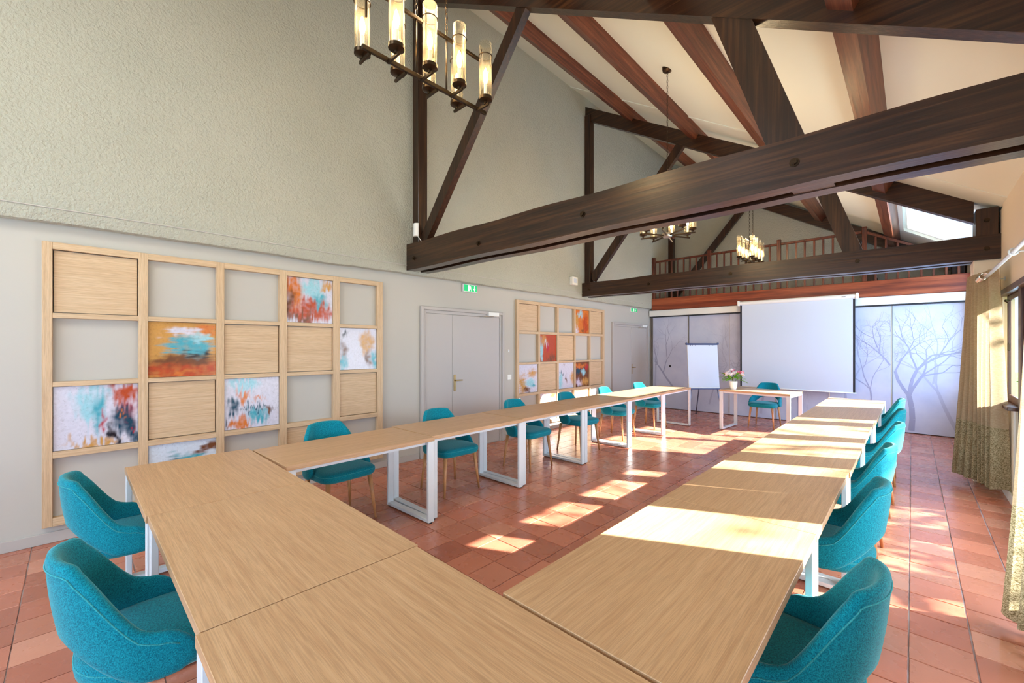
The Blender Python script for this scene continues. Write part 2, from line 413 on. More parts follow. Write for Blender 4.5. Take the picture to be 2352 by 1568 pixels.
def leaf(name, y0, y1, z0, z1, xa, xb, stile, kick=0, handle=False, gl='glass'):
    e = empty(name, ((xa + xb) / 2, y0, z0)); tag(e, kind='structure')
    ox, oy, oz = e.location
    def B(a, b_, c, d, e_, f): return (a - ox, b_ - ox, c - oy, d - oy, e_ - oz, f - oz)
    f = MB()
    f.box(*B(xa, xb, y0, y0 + stile, z0, z1), bev=.004); f.box(*B(xa, xb, y1 - stile, y1, z0, z1), bev=.004)
    f.box(*B(xa + .002, xb - .002, y0 + stile, y1 - stile, z1 - stile, z1), bev=.004); f.box(*B(xa + .002, xb - .002, y0 + stile, y1 - stile, z0, z0 + stile * 1.3), bev=.004)
    f.build('frame', M['windowwood'], e)
    zb = z0 + stile * 1.3
    if kick:
        MB().box(*B(xa + .012, xb - .012, y0 + stile, y1 - stile, zb, kick), bev=.006).build('kick_panel', M['windowwood'], e)
        MB().box(*B(xa + .002, xb - .002, y0 + stile, y1 - stile, kick, kick + .06), bev=.004).build('mid_rail', M['windowwood'], e)
        zb = kick + .06
    xm = (xa + xb) / 2
    MB().box(*B(xm - .003, xm + .003, y0 + stile, y1 - stile, zb, z1 - stile)).build('glass', M[gl], e)
    if handle:
        zz = z0 + 1.0
        h = MB().box(*B(xa - .006, xa, y0 + .012, y0 + .042, zz - .1, zz + .1), bev=.002)
        h.cyl((xa - ox - .05, y0 - oy + .027, zz - oz), (xa - ox, y0 - oy + .027, zz - oz), .008)
        h.box(*B(xa - .06, xa - .042, y0 + .02, y0 + .15, zz - .01, zz + .01), bev=.004); h.build('door_handle', M['chrome'], e)
    return e
leaf('door_1', 5.00, 5.84, 0.01, 2.085, 5.79, 5.835, .07, .26, handle=True)
leaf('door_2', 4.12, 4.92, 0.01, 2.085, 5.79, 5.835, .07, .26)
leaf('door_3', 3.10, 3.94, 0.01, 2.085, 5.79, 5.835, .07, .26)
leaf('door_4', 2.24, 2.82, 0.01, 2.085, 5.79, 5.835, .07, .26)
jm = MB()
for a_, b2 in ((5.84, 5.97), (4.92, 5.00), (3.94, 4.12), (2.82, 3.10), (2.10, 2.24)): jm.box(5.77, 5.85, a_, b2, 0, 2.09, bev=.004)
tag(jm.build('trim_4', M['windowwood']), kind='structure', label='dark wooden posts between the glazed doors')
leaf('window_1', 5.985, 6.74, .965, 2.085, 5.788, 5.812, .055, gl='glass2')
leaf('window_2', 7.42, 8.56, .86, 2.90, 5.80, 5.84, .06)
leaf('window_3', 8.58, 9.73, .86, 2.90, 5.80, 5.84, .06)
leaf('added_window_4', -2.68, -1.52, .76, 2.10, 5.80, 5.84, .06)  # unseen pair of side windows, put in to admit fill light
leaf('added_window_5', -1.50, -.32, .76, 2.10, 5.80, 5.84, .06)
o = empty('window_latch', (5.80, 6.69, 1.5), 0, 'small dark metal latch on the casement window behind the curtain', 'latch')
MB().box(-.015, 0, -.03, .03, 0, .08, bev=.003).build('keeper', M['bronze'], o)
MB().tube([(-.01, -.05, .53), (-.04, -.09, .535), (-.05, -.14, .52), (-.03, -.17, .50)], .006, 6).build('stay_hook', M['bronze'], o, True)

e = empty('added_window_7', (2.8, YN - .1, .7)); tag(e, kind='structure')  # invented glazing, gives the near fill lamp an opening
f = MB().box(-2.1, 2.1, -.03, .03, 0, .08).box(-2.1, 2.1, -.03, .03, 2.22, 2.3)
for xx in (-2.06, -.70, .70, 2.06): f.box(xx - .04, xx + .04, -.03, .03, .08, 2.22)
f.build('frame', M['windowwood'], e); MB().box(-2.02, 2.02, -.003, .003, .08, 2.22).build('glass', M['glass'], e)

# sloping ceiling with an eaves skylight
SKX0, SKX1, SKY0, SKY1 = 4.92, 5.80, 7.30, 9.92
b = MB()
def slab(xa, xb, ya, yb):
    b.prism([(xa, zc(xa)), (xb, zc(xb)), (xb, zc(xb) + .13), (xa, zc(xa) + .13)], 'y', ya, yb)
slab(-.3, 2.2, YN - .2, YG + .2); slab(3.6, SKX0, YN - .2, YG + .2); slab(2.2, 3.6, YN - .2, -2.6); slab(2.2, 3.6, -.6, YG + .2); slab(SKX1, X1 + .3, YN - .2, YG + .2)
slab(SKX0, SKX1, YN - .2, SKY0); slab(SKX0, SKX1, SKY1, YG + .2)
ce = b.build('ceiling', M['ceil']); tag(ce, kind='structure')
b = MB()
for yy in (6.47,):
    b.prism([(XP, zc(XP) - .012), (X1, zc(X1) - .012), (X1, zc(X1) + .01), (XP, zc(XP) + .01)], 'y', yy, yy + .05)
o = b.build('board_joint', M['ceil'], ce)
sk = empty('window_6', (SKX0, SKY0, zc(SKX0))); tag(sk, kind='structure')
f = MB()
def skb(xa, xb, ya, yb, lo, hi, bmm):
    bmm.prism([(xa - SKX0, zc(xa) + lo - zc(SKX0)), (xb - SKX0, zc(xb) + lo - zc(SKX0)), (xb - SKX0, zc(xb) + hi - zc(SKX0)), (xa - SKX0, zc(xa) + hi - zc(SKX0))], 'y', ya - SKY0, yb - SKY0)
skb(SKX0, SKX0 + .05, SKY0, SKY1, .05, .12, f); skb(SKX1 - .035, SKX1, SKY0, SKY1, .03, .08, f)
skb(SKX0 + .05, SKX1 - .05, SKY0, SKY0 + .05, .05, .12, f); skb(SKX0 + .05, SKX1 - .05, SKY1 - .05, SKY1, .05, .12, f)
f.build('frame', M['white'], sk)
g = MB(); skb(SKX0 + .05, SKX1 - .05, SKY0 + .05, SKY1 - .05, .085, .093, g); g.build('glass', M['glass2'], sk)
sk2 = empty('added_rooflight_8', (2.2, -2.6, zc(2.2))); tag(sk2, kind='structure')  # invented rooflight behind the camera, made for the roof fill lamp
f = MB()
def sk2b(xa, xb, ya, yb, lo, hi, bmm):
    bmm.prism([(xa - 2.2, zc(xa) + lo - zc(2.2)), (xb - 2.2, zc(xb) + lo - zc(2.2)), (xb - 2.2, zc(xb) + hi - zc(2.2)), (xa - 2.2, zc(xa) + hi - zc(2.2))], 'y', ya + 2.6, yb + 2.6)
sk2b(2.2, 2.25, -2.6, -.6, .05, .12, f); sk2b(3.55, 3.6, -2.6, -.6, .05, .12, f); sk2b(2.25, 3.55, -2.6, -2.55, .05, .12, f); sk2b(2.25, 3.55, -.65, -.6, .05, .12, f)
f.build('frame', M['white'], sk2)
g = MB(); sk2b(2.25, 3.55, -2.55, -.65, .08, .088, g); g.build('glass', M['glass'], sk2)

# ------------------------------------------------------------------ purlins
for i, (cx, w, lab) in enumerate(((1.18, .14, 'thin red-brown roof purlin highest up, nearest the left plaster wall'),
                                  (2.37, .145, 'second red-brown roof purlin down from the left plaster wall'),
                                  (3.60, .145, 'third red-brown roof purlin, beside the wide dark diagonal brace'),
                                  (4.80, .15, 'lowest red-brown roof purlin, nearest the windows'))):
    ca = 1 / math.sqrt(1 + .62 ** 2)
    b = MB(); hw = w / 2 * ca
    dx, dz = -.62 * ca * -1, 1 * ca
    top = [(cx - hw, zc(cx - hw)), (cx + hw, zc(cx + hw))]
    dep = .17; nx, nz = -.62 * ca * dep, -1 * ca * dep
    poly = [top[0], top[1], (top[1][0] + nx, top[1][1] + nz), (top[0][0] + nx, top[0][1] + nz)]
    b.prism([(p[0] - cx, p[1] - zc(cx)) for p in poly], 'y', YN - 0, YG - YN + YN)
    o = b.build('roof_purlin', M['beam_y']); o.location = (cx, 0, zc(cx)); tag(o, lab, 'beam', 'roof purlins')

# ------------------------------------------------------------------ trusses
def ztop(x): return 3.235 + .583 * (5.56 - x)
def zbot(x): return 2.97 + .583 * (5.56 - x)
def beam2d(p0, p1, w):
    d = Vector((p1[0] - p0[0], p1[1] - p0[1])).normalized(); n = Vector((-d.y, d.x)) * w / 2
    return [(p0[0] + n.x, p0[1] + n.y), (p1[0] + n.x, p1[1] + n.y), (p1[0] - n.x, p1[1] - n.y), (p0[0] - n.x, p0[1] - n.y)]
def truss(Y, zt0, zt1, label, far=False):
    e = empty('roof_truss', (0, Y, 2.53), 0, label, 'roof truss', 'dark timber roof trusses')
    def P(poly): return [(x, z - 2.53) for x, z in poly]
    def wavy(ya, yb):
        b = MB(); N = 30; rr = []
        for i in range(N + 1):
            x = XP + .0 + (X1 - XP) * i / N
            zt = zt0 + (zt1 - zt0) * i / N + .006 * math.sin(i * .9 + Y); zb = 2.545 - .03 * i / N + .005 * math.sin(i * .7 + Y)
            rr.append([b.bm.verts.new(v) for v in ((x, ya, zb - 2.53), (x, yb, zb - 2.53), (x, yb, zt - 2.53), (x, ya, zt - 2.53))])
        for i in range(N):
            for k in range(4): b.bm.faces.new((rr[i][k], rr[i][(k + 1) % 4], rr[i + 1][(k + 1) % 4], rr[i + 1][k]))
        b.bm.faces.new(rr[0]); b.bm.faces.new(rr[-1][::-1])
        ed = [ed for ed in b.bm.edges if len(ed.link_faces) == 2 and abs((ed.verts[0].co - ed.verts[1].co).x) > .05 and ed.calc_face_angle(0) > 1]
        bmesh.ops.bevel(b.bm, geom=ed, offset=.008, segments=2, affect='EDGES')
        return b
    if not far:
        wavy(0, .125).build('tie_plank', M['beam'], e); wavy(.215, .33).build('tie_plank', M['beam'], e)
        MB().box(4.46, 4.68, .127, .213, -.0, .2).build('spacer_block', M['beam_z'], e)
    ya, yb = (.118, .222)
    MB().prism(P([(XP + .0, zbot(XP)), (5.56, zbot(5.56)), (5.56, ztop(5.56)), (XP, ztop(XP))]), 'y', ya, yb).build('top_chord', M['beam'], e)
    MB().box(XP + .0, .235, .09, .23, zt0 - 2.54 - .2, zbot(.2) - 2.53 + .12, bev=.006).build('wall_post', M['beam_z'], e)
    MB().prism(P(beam2d((.25, 2.90), (2.09, zbot(2.09) + .05), .15)), 'y', .13, .21).build('brace', M['beam_z'], e)
    MB().prism(P(beam2d((4.48, 2.70), (4.06, zbot(4.06) + .08), .205)), 'y', .128, .212).build('brace', M['beam_z'], e)
    MB().box(5.565, 5.745, 0, .33, zt1 - 2.53 - .005, .57, bev=.008).build('eaves_post', M['beam_z'], e)
    bolt = MB()
    bolt.cyl((0, -.022, 0), (0, 0, 0), .017, n=6); bolt.cyl((0, -.006, 0), (0, 0, 0), .027, n=16)
    me = bolt.mesh('bolt', M['bronze'])
    for bx, bz in ((.28, 2.68), (1.55, 2.66), (2.93, 2.68), (4.50, 2.66), (5.65, 2.64), (5.65, 2.96)):
        if not far: link('bolt', me, e, (bx, 0, bz - 2.53))
    return e
truss(2.94, 2.885, 2.80, 'nearest dark timber truss with a double tie beam crossing in front of the chandeliers')
truss(6.87, 2.815, 2.79, 'second dark timber truss, in front of the loft railing')
truss(10.78, 2.80, 2.79, 'far dark timber truss against the gable wall behind the loft railing', far=True)

# ------------------------------------------------------------------ loft edge beam, railing
lb = MB().box(XP, X1, 9.90, 10.0, 2.47, 2.762, bev=.006).build('loft_beam', M['loftbeam']); tag(lb, 'reddish brown edge beam of the loft above the projection screen', 'beam')
rl = empty('loft_railing', (0, 9.93, 2.762), 0, 'varnished red-brown balustrade along the edge of the loft', 'railing')
def RB(x, w, z1, name):
    b = MB().box(x - w / 2, x + w / 2, -w / 2, w / 2, 0, z1, bev=.004)
    if name == 'newel_post': b.box(x - w / 2 - .006, x + w / 2 + .006, -w / 2 - .006, w / 2 + .006, z1, z1 + .02, bev=.008)
    b.build(name, M['rail'], rl)
for x, h in ((.155, 1.02), (1.53, 1.01), (2.96, 1.00), (4.37, 1.00)): RB(x, .072, h, 'newel_post')
xs = [.31, .46, .62, .77, .925, 1.08, 1.23, 1.385, 1.70, 1.86, 2.01, 2.165, 2.32, 2.475, 2.63, 2.785, 3.11, 3.27, 3.42, 3.58, 3.73, 3.885, 4.045, 4.20]
for x in xs: RB(x, .034, .905, 'baluster')
for x in (4.53, 4.68, 4.84, 4.99, 5.15, 5.305, 5.46, 5.61): RB(x, .034, .93 - .53 * (x - 4.37) - .03, 'baluster')
for a_, b2 in ((.19, 1.495), (1.565, 2.925), (2.995, 4.335)):
    MB().box(a_, b2, -.03, .03, .905, .95, bev=.008).build('handrail', M['rail'], rl)
MB().prism([(4.40, .93), (5.73, .93 - .53 * 1.33), (5.73, .885 - .53 * 1.33), (4.40, .885)], 'y', -.03, .03).build('handrail', M['rail'], rl)

# ------------------------------------------------------------------ far wall: pelmet track and printed sliding panels
o = MB().box(.02, 5.735, 9.93, 10.02, 2.315, 2.465, bev=.006).build('panel_track', M['white'])
MB().box(.03, 5.73, 9.945, 10.0, 2.292, 2.315).build('rail_channel', M['dark'], o)
tag(o, 'long white pelmet box holding the sliding panels under the loft beam', 'panel track')
mp = mat('printed_panel', rgb(205, 200, 208), .55, spec=.3); t = NT(mp); t.bump(t.noise(t.coords(), 60, 3), .05, .002)
t.color(t.ramp(t.noise(t.coords(), 1.4, 4, .6), [(.35, rgb(188, 190, 210)), (.65, rgb(206, 206, 220))])); M['panel'] = mp
M['treeprint'] = mat('grey_tree_print', rgb(158, 158, 182), .6)
M['treeprint2'] = mat('pale_tree_print', rgb(176, 176, 196), .6)
PB = [.095, 1.02, 1.955, 2.89, 3.825, 4.76, 5.70]
segs = []
def grow(x, z, a, L, w, depth, layer, rnd):
    if depth == 0 or w < .0018: return
    n = 3
    for i in range(n):
        a += rnd.uniform(-.22, .22)
        x2, z2 = x + math.cos(a) * L / n, z + math.sin(a) * L / n
        w2 = w * .93; segs.append((x, z, x2, z2, w, w2, layer)); x, z, w = x2, z2, w2
    for k in range(rnd.choice((2, 2, 3))):
        grow(x, z, a + rnd.uniform(-.85, .85), L * rnd.uniform(.62, .9), w * rnd.uniform(.55, .8), depth - 1, layer, rnd)
rnd = random.Random(5)
grow(5.02, .05, 1.45, .62, .085, 8, 0, rnd); grow(.62, .55, 2.1, .42, .05, 7, 0, rnd); grow(.16, .3, 1.55, 1.0, .05, 6, 1, rnd)
grow(4.1, .05, 1.6, .6, .05, 7, 1, rnd); grow(5.6, .1, 1.9, .7, .055, 7, 1, rnd); grow(2.6, .1, 1.4, .5, .05, 7, 1, rnd)
grow(1.5, .2, 1.5, .6, .035, 6, 1, rnd); grow(3.3, .05, 1.7, .5, .04, 6, 0, rnd); grow(1.9, .5, 1.2, .5, .03, 6, 1, rnd); grow(.13, .9, 1.6, .6, .045, 7, 0, rnd); grow(4.45, .3, 1.7, .45, .03, 7, 0, rnd); grow(5.3, .9, 1.3, .45, .03, 7, 1, rnd)
plabs = ['first printed sliding panel at the left, with a round black finger hole', 'second printed sliding panel, behind the flip chart',
         'third printed sliding panel, partly behind the left edge of the projection screen', 'fourth printed sliding panel, behind the middle of the projection screen',
         'fifth printed sliding panel, left of the gap line beside the screen', 'last printed sliding panel at the right, with a large bare tree, beside the curtain']
for i in range(6):
    xa, xb = PB[i] + .004, PB[i + 1] - .004
    yy = 9.985 + .022 * (i % 2)
    o = MB().box(xa, xb, yy, yy + .014, .012, 2.288, bev=.002).build('sliding_panel', M['panel']); tag(o, plabs[i], 'panel', 'printed sliding panels on the far wall')
    for layer, mt, dy in ((1, 'treeprint2', .0008), (0, 'treeprint', .0014)):
        bt = MB()
        for x, z, x2, z2, w, w2, ly in segs:
            if ly != layer: continue
            mx_ = (x + x2) / 2
            if not (xa + .01 < x < xb - .01 and xa + .01 < x2 < xb - .01 and .03 < z < 2.27 and .03 < z2 < 2.27): continue
            d = Vector((x2 - x, z2 - z)); L = d.length
            if L < 1e-4: continue
            nrm = Vector((-d.y, d.x)) / L
            a1 = (x + nrm.x * w / 2, yy - dy, z + nrm.y * w / 2); a2 = (x - nrm.x * w / 2, yy - dy, z - nrm.y * w / 2)
            b1 = (x2 - nrm.x * w2 / 2, yy - dy, z2 - nrm.y * w2 / 2); b3 = (x2 + nrm.x * w2 / 2, yy - dy, z2 + nrm.y * w2 / 2)
            q_ = rnd.uniform(0, .0005)
            bt.quad(*[(p_[0], p_[1] - q_, p_[2]) for p_ in (a1, a2, b1, b3)])
        if len(bt.bm.faces): tag(bt.build('tree_print', M[mt], o), kind='stuff')
        else: bt.bm.free()
    MB().box(xb - .006, xb + .006, yy - .004, yy, .015, 2.286).build('edge_profile', M['steel'], o)
    if i == 0:
        MB().cyl((.554, yy - .006, 1.062), (.554, yy, 1.062), .028, n=20).build('finger_hole', M['dark'], o)

# ------------------------------------------------------------------ projection screen
ps = empty('projection_screen', (3.24, 9.80, 2.44), 0, 'white roll-down projection screen hanging from the loft beam', 'screen')
b = MB().cyl((-1.03, 0, .05), (1.03, 0, .05), .042, n=20); b.box(-1.03, 1.03, -.02, .05, .03, .09, bev=.01); b.build('housing', M['white'], ps, 'auto')
for s in (-1, 1): MB().box(s * 1.03 - .02, s * 1.03 + .02, -.05, .098, -.005, .105, bev=.006).build('end_cap', M['white'], ps)
MB().box(-1.0, 1.0, -.001, .001, -1.76, .03).build('projection_cloth', M['screen'], ps)
for s in (-1, 1): MB().box(s * .985 - .017, s * .985 + .017, -.0022, .0022, -1.755, .0).build('black_border', M['black'], ps)
MB().cyl((-1.02, 0, -1.765), (1.02, 0, -1.765), .012, n=12).build('bottom_bar', M['white'], ps, True)
MB().box(.80, .86, -.052, -.040, .04, .05).build('badge', M['dark'], ps)

# ------------------------------------------------------------------ framed grids with panels and prints
def vnoise(u, v, s, seed): return noise.noise(Vector((u * s + seed * 7.3, v * s - seed * 3.1, seed * 1.7)))
def sstep(a, b_, x):
    t_ = min(1, max(0, (x - a) / (b_ - a))); return t_ * t_ * (3 - 2 * t_)
def painting_mesh(y0, y1, z0, z1, x, base, blobs, seed, drip=0, N=54):
    bm = bmesh.new(); lay = bm.loops.layers.float_color.new('Col')
    vv = [[bm.verts.new((x, y0 + (y1 - y0) * i / N, z0 + (z1 - z0) * j / N)) for j in range(N + 1)] for i in range(N + 1)]
    def colr(u, v):
        du = .11 * vnoise(u, v, 3, seed) + .05 * vnoise(u, v, 11, seed + 3); dv = .11 * vnoise(u, v, 3, seed + 9) + .05 * vnoise(u, v, 12, seed + 5)
        if drip > 0: dv += .25 * drip * vnoise(u * 1, v * .12, 26, seed + 2)
        if drip < 0: du += -.25 * drip * vnoise(u * .12, v * 1, 26, seed + 2)
        c = list(base)
        for bx, bz, rx, rz, cc, hard in blobs:
            d = math.sqrt(((u + du - bx) / rx) ** 2 + ((v + dv - bz) / rz) ** 2)
            a_ = (1 - sstep(hard, 1.1, d)) * (.95 + .35 * vnoise(u, v, 14, seed + bx))
            a_ = min(1, max(0, a_))
            c = [c[k] * (1 - a_) + cc[k] * a_ for k in range(3)]
        n_ = 1 + .10 * vnoise(u, v, 25, seed + 4)
        return [min(1, max(0, q * n_)) for q in c] + [1]
    cache = [[colr(i / N, j / N) for j in range(N + 1)] for i in range(N + 1)]
    for i in range(N):
        for j in range(N):
            fc = bm.faces.new((vv[i][j], vv[i + 1][j], vv[i + 1][j + 1], vv[i][j + 1]))
            for lp, (a_, b2) in zip(fc.loops, ((i, j), (i + 1, j), (i + 1, j + 1), (i, j + 1))): lp[lay] = cache[a_][b2]
    me = bpy.data.meshes.new('print_face'); bm.to_mesh(me); bm.free(); me.materials.append(M['print']); return me
def c3(r, g, b): return (lin(r), lin(g), lin(b))
WH, LB, TE, DT = c3(206, 202, 214), c3(150, 200, 210), c3(70, 160, 176), c3(12, 62, 84)
OR, RO, OC, RD, BK, BR = c3(206, 112, 40), c3(178, 66, 22), c3(196, 142, 70), c3(176, 30, 44), c3(30, 22, 30), c3(110, 62, 30)
PSP = {
 'A': (WH, [(.5, .25, .62, .32, RO, .5), (.12, .7, .3, .42, OR, .4), (.55, .8, .33, .3, LB, .4), (.72, .55, .22, .2, TE, .3), (.9, .9, .18, .16, OC, .2), (.3, .12, .4, .12, BR, .1), (.05, .4, .12, .4, BR, .1)], 3, 1, 'orange and pale blue abstract print'),
 'B': (OC, [(.5, .12, .8, .22, RO, .6), (.5, .3, .7, .14, BR, .3), (.62, .56, .4, .22, TE, .5), (.42, .82, .35, .12, WH, .4), (.72, .72, .22, .1, LB, .3), (.15, .75, .2, .25, OC, .3), (.85, .88, .3, .12, OR, .3), (.75, .4, .18, .1, BK, .2), (.55, .08, .3, .05, OR, .1)], 8, -1, 'orange-red landscape abstract print with a teal pool'),
 'C': (WH, [(.72, .62, .22, .34, OC, .4), (.78, .25, .14, .25, BR, .2), (.12, .45, .14, .35, BR, .1), (.1, .15, .2, .18, TE, .2), (.95, .2, .1, .3, TE, .2), (.15, .9, .1, .1, BK, .1)], 12, .3, 'white abstract print with ochre blots'),
 'D': (WH, [(.42, .7, .26, .34, LB, .4), (.55, .55, .12, .45, TE, .1), (.82, .85, .22, .22, RO, .5), (.88, .5, .16, .24, RD, .3), (.84, .38, .18, .3, DT, .5), (.82, .42, .06, .06, OR, .3), (.9, .3, .06, .05, RD, .3), (.62, .34, .05, .16, RD, .2), (.45, .06, .34, .09, OC, .4), (.92, .12, .12, .12, DT, .4), (.7, .12, .05, .2, BK, .1)], 16, .8, 'white and pale teal abstract print with a dark red corner'),
 'E': (WH, [(.35, .9, .3, .16, LB, .4), (.35, .62, .14, .16, OR, .5), (.12, .45, .12, .2, DT, .3), (.55, .38, .5, .05, DT, .1), (.6, .24, .26, .16, TE, .3), (.25, .12, .2, .16, OR, .4), (.65, .55, .12, .04, OR, .1), (.8, .35, .1, .1, BR, .1), (.05, .1, .08, .1, BK, .2)], 21, .8, 'white abstract print with a small orange block and dark strokes'),
 'F': (c3(205, 216, 228), [(.62, .7, .24, .14, TE, .4), (.6, .55, .1, .12, RD, .5), (.45, .62, .14, .12, DT, .3), (.92, .82, .25, .12, BR, .4), (.3, .4, .35, .1, LB, .2)], 26, -1, 'pale blue abstract print with a red spot and brown sweep'),
 'G': (OR, [(.35, .82, .24, .16, LB, .4), (.15, .5, .18, .4, OC, .3), (.75, .4, .22, .5, RO, .4), (.1, .15, .14, .25, WH, .4), (.5, .1, .2, .16, BR, .1)], 31, 1, 'bright orange abstract print with a pale blue top'),
 'H': (RO, [(.1, .4, .14, .5, LB, .3), (.3, .75, .22, .3, OC, .3), (.38, .62, .16, .14, WH, .2), (.6, .45, .2, .5, RO, .3), (.7, .12, .4, .14, BR, .3), (.45, .5, .1, .2, RD, .1)], 36, 1, 'deep red-brown dripping abstract print'),
 'I': (WH, [(.7, .66, .32, .2, OC, .3), (.2, .3, .24, .5, OC, .4), (.6, .32, .4, .18, LB, .3), (.8, .25, .2, .08, TE, .2), (.4, .08, .3, .12, BR, .1)], 41, -.5, 'ochre and pale blue abstract print'),
 'J': (WH, [(.15, .3, .2, .35, LB, .4), (.2, .58, .16, .05, DT, .2), (.5, .4, .06, .3, BR, .1), (.92, .35, .16, .3, OC, .4), (.4, .85, .08, .05, BR, .1)], 46, .5, 'white abstract print with thin dark strokes and an ochre edge'),
 'K': (BR, [(.4, .85, .5, .12, OR, .4), (.2, .62, .22, .2, DT, .5), (.62, .58, .3, .12, LB, .3), (.3, .15, .35, .2, c3(210, 200, 220), .3), (.7, .2, .35, .22, OC, .3), (.42, .7, .05, .25, DT, .2), (.85, .8, .2, .1, RD, .2)], 51, .6, 'brown and dark blue abstract print'),
 'L': (WH, [(.3, .7, .4, .35, c3(224, 150, 100), .3), (.6, .55, .2, .3, LB, .3), (.8, .85, .3, .2, OC, .3)], 56, -.3, 'pale peach abstract print'),
}
def grid(name_label, cols, rows, content):
    y0, y1 = cols[0][0] - .055, cols[-1][1] + .07
    zt, zb = rows[0][0] + .055, rows[-1][1] - .065
    e = empty('wall_panel_frame', (0, (y0 + y1) / 2, zb), 0, name_label, 'wall panel')
    oy = (y0 + y1) / 2
    ys = [y0] + [v for c in cols for v in c] + [y1]
    for i in range(0, len(ys), 2):
        MB().box(.001, .058, ys[i] - oy, ys[i + 1] - oy, 0, zt - zb, bev=.002).build('stile', M['oak_leg_v'], e)
    zs = [zt] + [v for r in rows for v in r] + [zb]
    for i in range(0, len(zs), 2):
        for (ca, cb) in cols:
            MB().box(.001, .0575, ca - oy, cb - oy, zs[i + 1] - zb, zs[i] - zb, bev=.002).build('rail', M['oak_y'], e)
    for r, (ra, rb) in enumerate(rows):
        for c, (ca, cb) in enumerate(cols):
            k = content[r][c]
            if k == 'w':
                MB().box(.012, .030, ca + .006 - oy, cb - .006 - oy, rb + .006 - zb, ra - .006 - zb, bev=.0015).build('wood_panel', M['oak_y'], e)
            elif k in PSP:
                base, bl, sd_, dr, lb_ = PSP[k]
                pb = MB().box(.010, .034, ca + .002 - oy, cb - .002 - oy, rb + .002 - zb, ra - .002 - zb).build('print_board', M['black'], e)
                pb['label'] = lb_
                link('print_face', painting_mesh(ca + .003 - oy, cb - .003 - oy, rb + .003 - zb, ra - .003 - zb, .0346, base, bl, sd_, dr), pb)
    return e
M['oak_leg_v'] = wood('oak_stile', rgb(196, 162, 124), rgb(212, 180, 142), rgb(222, 194, 158), 2, .5, 95, .025, .05)
cols1 = [(-.108, .380), (.441, .927), (.989, 1.470), (1.540, 2.022), (2.096, 2.560)]
rows1 = [(2.305, 1.807), (1.767, 1.266), (1.227, .718), (.668, .202)]
grid('large oak grid frame on the left wall nearest the camera, with prints and open squares', cols1, rows1,
     [['w', '', '', 'A', ''], ['', 'B', 'w', 'w', 'C'], ['D', 'w', 'E', '', 'w'], ['', 'F', '', 'w', '']])
cols2 = [(5.107, 5.601), (5.649, 6.133), (6.185, 6.677), (6.721, 7.202), (7.244, 7.700)]
rows2 = [(2.290, 1.815), (1.767, 1.270), (1.235, .735), (.690, .200)]
grid('oak grid frame on the left wall between the two double doors', cols2, rows2,
     [['w', '', '', 'G', 'w'], ['', 'H', 'w', '', ''], ['I', 'w', 'J', 'K', 'w'], ['', 'L', '', 'w', '']])

# ------------------------------------------------------------------ double doors in the left wall
def ddoor(name, ya, yb, ysplit, zt):
    e = empty(name, (0, (ya + yb) / 2, 0)); tag(e, kind='structure'); oy = (ya + yb) / 2
    f = MB()
    for (a_, b2) in ((ya, ya + .045), (yb - .045, yb)): f.box(0, .045, a_ - oy, b2 - oy, 0, zt, bev=.004)
    f.box(0, .045, ya + .045 - oy, yb - .045 - oy, zt - .045, zt, bev=.004)
    for (a_, b2) in ((ya + .045, ya + .09), (yb - .09, yb - .045)): f.box(0, .018, a_ - oy, b2 - oy, 0, zt - .045, bev=.003)
    f.box(0, .018, ya + .09 - oy, yb - .09 - oy, zt - .09, zt - .045, bev=.003)
    f.build('door_frame', M['doorpaint'], e)
    for a_, b2, big in ((ya + .092, ysplit - .002, 0), (ysplit + .002, yb - .092, 1)):
        L = MB().box(.001, .012, a_ - oy, b2 - oy, .012, zt - .094, bev=.003).build('door_leaf', M['doorpaint'], e)
        if big:
            hm = M['brass']; y = ysplit + .04 - oy
            h = MB().box(.012, .018, y - .02, y + .02, .89, 1.13, bev=.004); h.cyl((.018, y, 1.045), (.06, y, 1.045), .009)
            h.box(.050, .064, y - .006, y + .12, 1.036, 1.054, bev=.005); h.cyl((.012, y, .95), (.020, y, .95), .008, n=10)
            h.build('door_handle', hm, L, 'auto')
    c = MB().box(.018, .065, yb - .36 - oy, yb - .14 - oy, zt - .075, zt - .015, bev=.004)
    c.build('door_closer', M['white'], e)
    MB().tube([(.05, yb - .25 - oy, zt - .08), (.10, yb - .40 - oy, zt - .09), (.03, yb - .52 - oy, zt - .095)], .007, 6).build('closer_arm', M['steel'], e, True)
ddoor('door_5', 3.20, 4.775, 3.745, 2.105)
ddoor('door_6', 8.13, 9.87, 9.01, 2.105)

